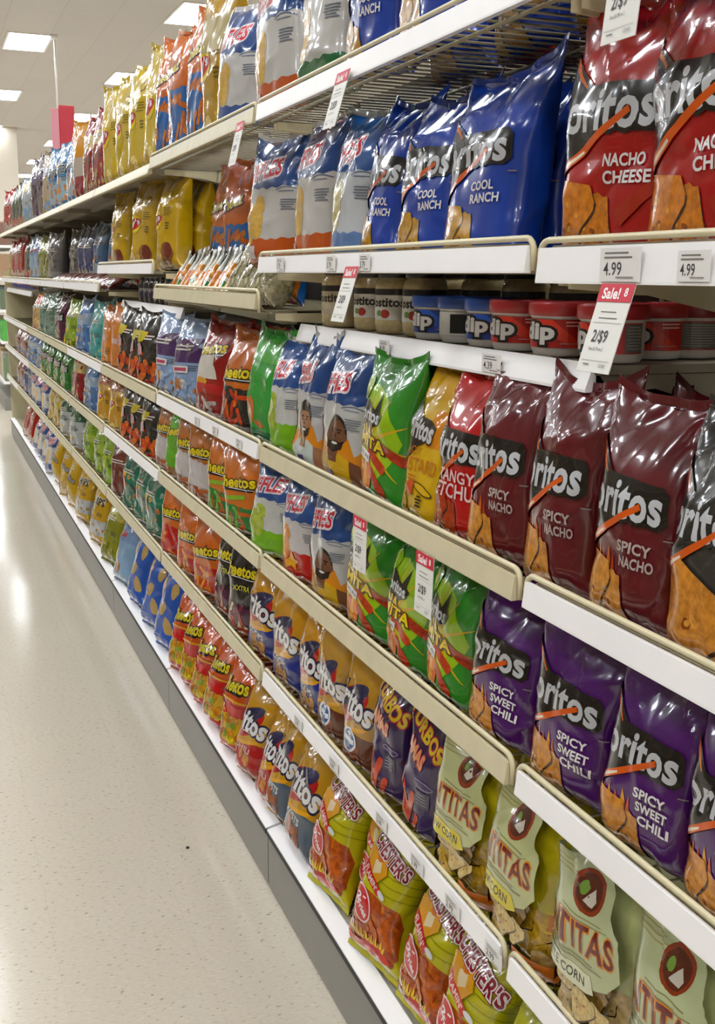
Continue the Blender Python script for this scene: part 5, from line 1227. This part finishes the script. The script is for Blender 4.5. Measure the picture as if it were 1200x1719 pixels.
JARS = [
    ('queso_jar', 'jar_big', None, 0.875, 2.331, 44, 'large pale queso jar without neighbours at the shelf end'),
    ('queso_jar', 'jar', None, 0.885, 2.168, 40, 'queso jar with black lettering, next to the large pale jar'),
    ('queso_jar', 'jar', None, 0.878, 2.034, 44, 'queso jar with black lettering, second from the large pale jar'),
    ('queso_jar', 'jar', None, 0.89, 1.927, 44, 'queso jar with black lettering beside the blue dip tubs'),
    ('dip_tub', 'blue', None, 0.872, 1.829, 44, 'blue dip tub beside the queso jars'),
    ('dip_tub', 'blue_b', None, 0.874, 1.725, 0, 'blue lidded dip tub turned to show its barcode'),
    ('dip_tub', 'blue', None, 0.868, 1.610, 44, 'blue dip tub next to the red dip tubs'),
    ('dip_tub', 'red', None, 0.866, 1.521, 44, 'red dip tub beside the blue dip tubs'),
    ('dip_tub', 'red', None, 0.866, 1.399, 40, 'red dip tub with white lettering, second from the blue tubs'),
    ('dip_tub', 'red', None, 0.868, 1.273, 4, 'red dip tub with grey side panel at the shelf end'),
    ('dip_tub', 'red', None, 0.965, 1.317, 44, 'red dip tub in the second row behind the end tub'),
    ('dip_tub', 'redg', None, 1.03, 1.317, 44, 'red lidded dip tub with grey label deep at the shelf end'),
    ('queso_jar', 'jar', None, .99, 1.400, 10, 'queso jar in the dark second row, first from the red dip tubs'),
    ('queso_jar', 'jar', None, .99, 1.560, 10, 'queso jar in the dark second row, second from the red dip tubs'),
    ('queso_jar', 'jar', None, .99, 1.720, 10, 'queso jar in the dark second row, third from the red dip tubs'),
    ('queso_jar', 'jar', None, .99, 1.880, 10, 'queso jar in the dark second row, fourth from the red dip tubs'),
    ('queso_jar', 'jar', None, .99, 2.040, 10, 'queso jar in the dark second row, fifth from the red dip tubs'),
    ('queso_jar', 'jar', None, .99, 2.200, 10, 'queso jar in the dark second row, sixth from the red dip tubs'),
]
TAGS = [
    (1.035, 1.868, 6, 'sale tag reading 2/$9 under the top shelf, above the red nacho bags', {'red': True}),
    (1.868, 1.872, 17, 'sale tag under the top shelf above the pale ridged bag', {}),
    (2.532, 1.868, 14, 'sale tag under the top shelf beside the orange and blue bags', {}),
    (1.822, 1.545, 17, 'sale tag under the eye-level shelf in front of the queso jars', {}),
    (1.022, 1.523, 17, 'sale tag reading 2/$9 in front of the red dip tubs', {}),
    (1.775, 1.108, 1, 'sale tag hanging in front of the yellow jersey bag, middle basket shelf', {}),
    (1.498, 1.108, 2, 'sale tag hanging in front of the green rolled chip bags, middle basket shelf', {}),
]
LABELS = [
    (1.025, 1.526, '4.99', 'price label above the hanging tag on the red nacho shelf', 0.7035, 0.075, 0.036),
    (0.901, 1.527, '4.99', 'price label on the nacho shelf rail', 0.7035, 0.05, 0.03),
    (1.770, 1.538, '3.79', 'price label on the eye-level rail above the queso jar tag', 0.7035, 0.05, 0.028),
    (1.938, 1.538, '3.79', 'price label on the eye-level rail next to the pale ridged bag', 0.7035, 0.05, 0.028),
    (2.248, 1.538, '3.79', 'price label on the eye-level rail below the orange-bottomed bags', 0.7035, 0.05, 0.028),
    (1.901, 1.388, '4.19', 'price label on the dip shelf rail under the queso jars', 0.7965, 0.05, 0.026),
    (1.481, 1.388, '4.39', 'price label on the dip shelf rail under the blue tubs', 0.7965, 0.06, 0.028),
    (2.140, 0.558, '2.99', 'price label on the lowest basket rail, first from the gold and red bags', 0.7035, 0.05, 0.026),
    (1.913, 0.558, '2.99', 'price label on the lowest basket rail, second from the gold and red bags', 0.7035, 0.05, 0.026),
    (1.665, 0.558, '2.99', 'price label on the lowest basket rail, third from the gold and red bags', 0.7035, 0.05, 0.026),
    (1.510, 0.558, '2.99', 'price label on the lowest basket rail, fourth from the gold and red bags', 0.7035, 0.05, 0.026),
    (1.376, 0.558, '2.99', 'price label on the lowest basket rail, fifth from the gold and red bags', 0.7035, 0.05, 0.026),
    (1.242, 0.558, '2.99', 'price label on the lowest basket rail, sixth from the gold and red bags', 0.7035, 0.05, 0.026),
    (3.049, 1.109, '3.49', 'price label on the upper basket rail, first from the pale blue puff bags', 0.7035, 0.05, 0.026),
    (2.840, 1.109, '3.49', 'price label on the upper basket rail, second from the pale blue puff bags', 0.7035, 0.05, 0.026),
    (2.599, 1.109, '3.49', 'price label on the upper basket rail, third from the pale blue puff bags', 0.7035, 0.05, 0.026),
]

# ------------------------------------------------------------------ bags on the shelves
TIER = {'R0a': 'first section of top shelf', 'R0b': 'first section, middle of top shelf', 'R0c': 'first section, back of top shelf', 'R1': 'top shelf', 'R2': 'eye-level shelf', 'R4': 'upper basket shelf', 'R5': 'middle basket shelf', 'R6': 'lowest basket shelf', 'R7': 'bottom deck'}
used = {}
def put_bag(key, x, y, z, lean=4., yaw=0., roll=0., sy=1., sz=1., k=0, sx=1., both=False):
    d = DES[key]; body, top, bot = d.get(k)
    o = empty(d.name, (x, y, z)); o.rotation_euler = (R(roll), R(lean), R(yaw)); o.scale = (sx, sy, sz)
    for n, me in (('film_body', body), ('top_seal', top)) + ((('bottom_seal', bot),) if both else ()):
        c = bpy.data.objects.new(n, me); C.objects.link(c); c.parent = o
    return o

def ordinal(i): return ORD[i]
seen = set()
def label_row(tier, items, where=None):
    """items: (object, key) in order along the shelf; says which one each is by its neighbours"""
    runs = []
    for o, k in items:
        if runs and runs[-1][0] == k: runs[-1][1].append(o)
        else: runs.append((k, [o]))
    count = {}
    for k, os_ in runs: count[k] = count.get(k, 0)+len(os_)
    for i, (k, os_) in enumerate(runs):
        d = DES[k]
        prev = DES[runs[i-1][0]].short if i else None; nxt = DES[runs[i+1][0]].short if i+1 < len(runs) else None
        for j, o in enumerate(os_):
            if count[k] == 1: cl = ''
            elif prev: cl = f', beside the {prev}' if j == 0 else f', {ordinal(j)} from the {prev}'
            elif nxt:
                q = len(os_)-1-j; cl = f', beside the {nxt}' if q == 0 else f', {ordinal(q)} from the {nxt}'
            else: cl = f', {ordinal(j)} along'
            lab = f'{d.label} on {tier}{cl}'
            if len(lab.split()) > 16: lab = f'{d.short} on {tier}{cl}'
            if len(lab.split()) > 16: lab = lab.replace(', beside the', ' by').replace(' from the', ' from').replace(' second row,', ' second row')
            if len(lab.split()) > 16: lab = lab.replace(' and ', '-')
            if len(lab.split()) > 16: lab = f'{d.short} on {tier}{cl}'
            if lab in seen: lab = 'further '+lab
            seen.add(lab)
            tag(o, lab, d.cat, f'{d.short}s on the {tier}' if count[k] > 1 else None)

rnd = random.Random(11)
for row, items in BAGS.items():
    objs = []
    for i, (key, x, y, z, lean, yaw, roll, sy, sz, sx) in enumerate(items):
        o = put_bag(key, x, y, z, lean, yaw, roll, sy, sz, i, sx, both=(row == 'R7'))
        objs.append((o, key))
    label_row(TIER[row], objs)
for row, items in SECOND.items():
    objs = [(put_bag(key, x, y, z, lean, yaw, 0, sy, sz, i+1), key) for i, (key, x, y, z, lean, yaw, sy, sz) in enumerate(items)]
    label_row((row[1] != '0')*'second row, '+TIER[row], objs)
for key, x, y, z, lean, yaw, sy, sz, lab in BACKROW:
    o = put_bag(key, x, y, z, lean, yaw, 0, sy, sz, 1); d = DES[key]
    tag(o, lab, d.cat, 'bags standing in the second row')

# seasoning packets in the beige railed shelf
n = 0
for rowi, (x, z, lean) in enumerate(((.745, 1.458, 30), (.79, 1.462, 26), (.835, 1.466, 22))):
    for k in range(14):
        y = 2.80+.062*k+.02*rowi
        key = 'packet_green' if (k+2*rowi) % 3 == 0 else 'packet_orange'
        d = DES[key]; o = put_bag(key, x, y, z, lean, rnd.uniform(-14, -4), rnd.uniform(-4, 4), 1, 1, 0)
        side = ['front', 'middle', 'back'][rowi]
        tag(o, f'{d.label} in the {side} row, {ordinal(k)} from the clear cream bags', 'seasoning packet', f'seasoning packets in the {side} row')
        n += 1
for k in range(5):
    o = put_bag('cream', .755+.008*(k % 2), 2.52+.055*k, 1.462, 24, rnd.uniform(4, 16), 0, .66, 1.08, k)
    tag(o, f'clear cream bag, ' + ('first at the open end of the packet shelf' if k == 0 else f'{ordinal(k)} from the open end of the packet shelf'), 'snack bag', 'clear cream bags beside the packets')
# dark red flat packets lying at the front of the low shelves
for k in range(16):
    y = 4.95+.15*k
    o = put_bag('jerky', .745+.01*(k % 2), y, 1.466, 62, rnd.uniform(-8, 8), rnd.uniform(-3, 3), .8, .8, 0)
    tag(o, f'dark red flat packet on the low shelf, {ordinal(k % 8)} of its {"first" if k < 8 else "second"} section', 'snack packet', 'dark red packets lying on the low shelf')

# dip shelf: queso jars and dip tubs
TUBN = ('tub_body', 'lid', 'label'); JARN = ('jar_glass', 'lid', 'label')
blue, blue_b, redt, redg = tub_parts('2a4c96', '1f3f92'), tub_parts('2a4c96', '1f3f92', back=True), tub_parts('a82a2c', 'b8241f'), tub_parts('8a2426', 'b8241f', grey=True)
jar = jar_parts('cbb886', '15130f', 'dad5c8', 'Tostitos', '26221e', 'a8342c'); jar_big = jar_parts('d0bf92', '15130f', 'c2b79c', 'Tostitos', '3a342c', None, .047, .13)
jar_dark = jar_parts('3a3230', '15130f', '3c3a50', 'DIP', 'a09890', '8a6a6a', .045, .10)
DZ = 1.418
for (nm, parts, names, x, y, rz, lab) in JARS:
    place_set(nm, {'jar': jar, 'jar_big': jar_big, 'blue': blue, 'blue_b': blue_b, 'red': redt, 'redg': redg}[parts], TUBN if nm == 'dip_tub' else JARN, (x, y, DZ), rz, lab, 'dip tub' if nm == 'dip_tub' else 'queso jar', 'dip tubs on the short shelf' if nm == 'dip_tub' else 'queso jars on the short shelf')
for k in range(9):
    place_set('dip_jar', jar_dark, JARN, (.87, 3.75+.1*k, DZ), 8, f'dark dip jar with grey label on the short shelf, {ordinal(k)} from the packet shelf', 'dip jar', 'dark dip jars on the short shelf')
browntub = tub_parts('9a5a3a', '8a4a2c')
for k in range(10):
    place_set('dip_tub', browntub, TUBN, (.82, 8.75+.2*k, 1.396), 0, f'brown dip tub near the far end, {ordinal(k)} along its short shelf', 'dip tub', 'brown dip tubs near the far end')

for a in TAGS: sale_tag(*a[:4], **a[4])
for a in LABELS: price_label(*a)

# ------------------------------------------------------------------ far end of the store
o = empty('aisle_sign', (.86, 7.0, 2.30)); tag(o, 'red aisle sign standing above the far top shelf', 'sign')
m = MB(); m.box((-.03, -.012, 0), (.06, .012, .52), .004)
m.build('sign_panel', paint('red_sign', 'b01a2c', .45), o)
m = MB(); m.box((-.075, -.008, .0), (-.031, .008, .50)); m.build('sign_face', paint('pink_sign_face', 'c8808a', .5), o)
m = MB(); m.box((.062, -.006, -.1), (.085, .006, .44)); m.build('sign_post', M_WHITE, o)
o.location.z = 1.98
m = MB(); m.tube([(0, 0, 0), (0, 0, -.95)], .012, 8); m.lathe([(0, -.06), (.05, -.05), (.05, 0), (0, 0)], 16)
tag(m.build('ceiling_sensor', M_WHITE, None, (1.88, 15.95, CEIL)), 'small white sensor on a thin rod below the ceiling', 'sensor')
# end unit across the cross aisle
M_UNIT = paint('grey_shelf_unit', '8e8a82', .5)
o = empty('shelf_unit', (.80, 13.0, 0)); tag(o, 'grey shelf unit beyond the end of the snack shelves', 'shelf unit')
m = MB(); m.box((.0, 0, 0), (.6, 2.4, .14)); m.build('base', M_KICK, o)
m = MB(); m.box((.56, 0, .14), (.6, 2.4, 2.0)); m.build('back', M_UNIT, o)
for z in (.3, .75, 1.1, 1.45, 1.8):
    m = MB(); m.box((.0, 0, z), (.56, 2.4, z+.03)); m.build('shelf', M_WHITE, o)
cols = ['6a7a58', '9a7a5c', '8a6a4c', 'b8b4aa', '5c6a50', '8a5a4c', 'b09a6a', '7a8aa0', '7a5a4a', 'a8a49c']
cm = {}
for zi, z in enumerate((.33, .78, 1.13, 1.48, 1.83)):
    for k in range(8):
        h = [.36, .25, .27, .27, .28][zi]*(.75+.2*((k*7+zi*3) % 5)/4); hx = cols[(k*3+zi*7) % 10] if not (zi == 1 and k < 3) else '4aa03c'
        if hx not in cm: cm[hx] = paint('carton_'+str(len(cm)), hx, .5, .15, 30)
        q = MB(); q.box((-.11, -.12, 0), (.11, .12, h), .004); q.box((-.112, -.08, h*.45), (-.109, .08, h*.7))
        lv = ['lowest', 'second', 'third', 'fourth', 'top'][zi]
        tag(q.build('carton', cm[hx], None, (.93, 13.15+.29*k, z)), f'small carton on the {lv} shelf of the grey unit, {ordinal(k)} from its near end', 'carton', f'cartons on the {lv} shelf of the grey unit')

# a dark crumb lying on the tiles
m = MB(); m.lathe([(0, 0), (.004, .0005), (.005, .003), (.003, .005), (0, .0055)], 9)
tag(m.build('floor_crumb', M_BLACK, None, (0.572, 2.706, 0)), 'small dark crumb lying alone on the pale floor tiles', 'crumb')
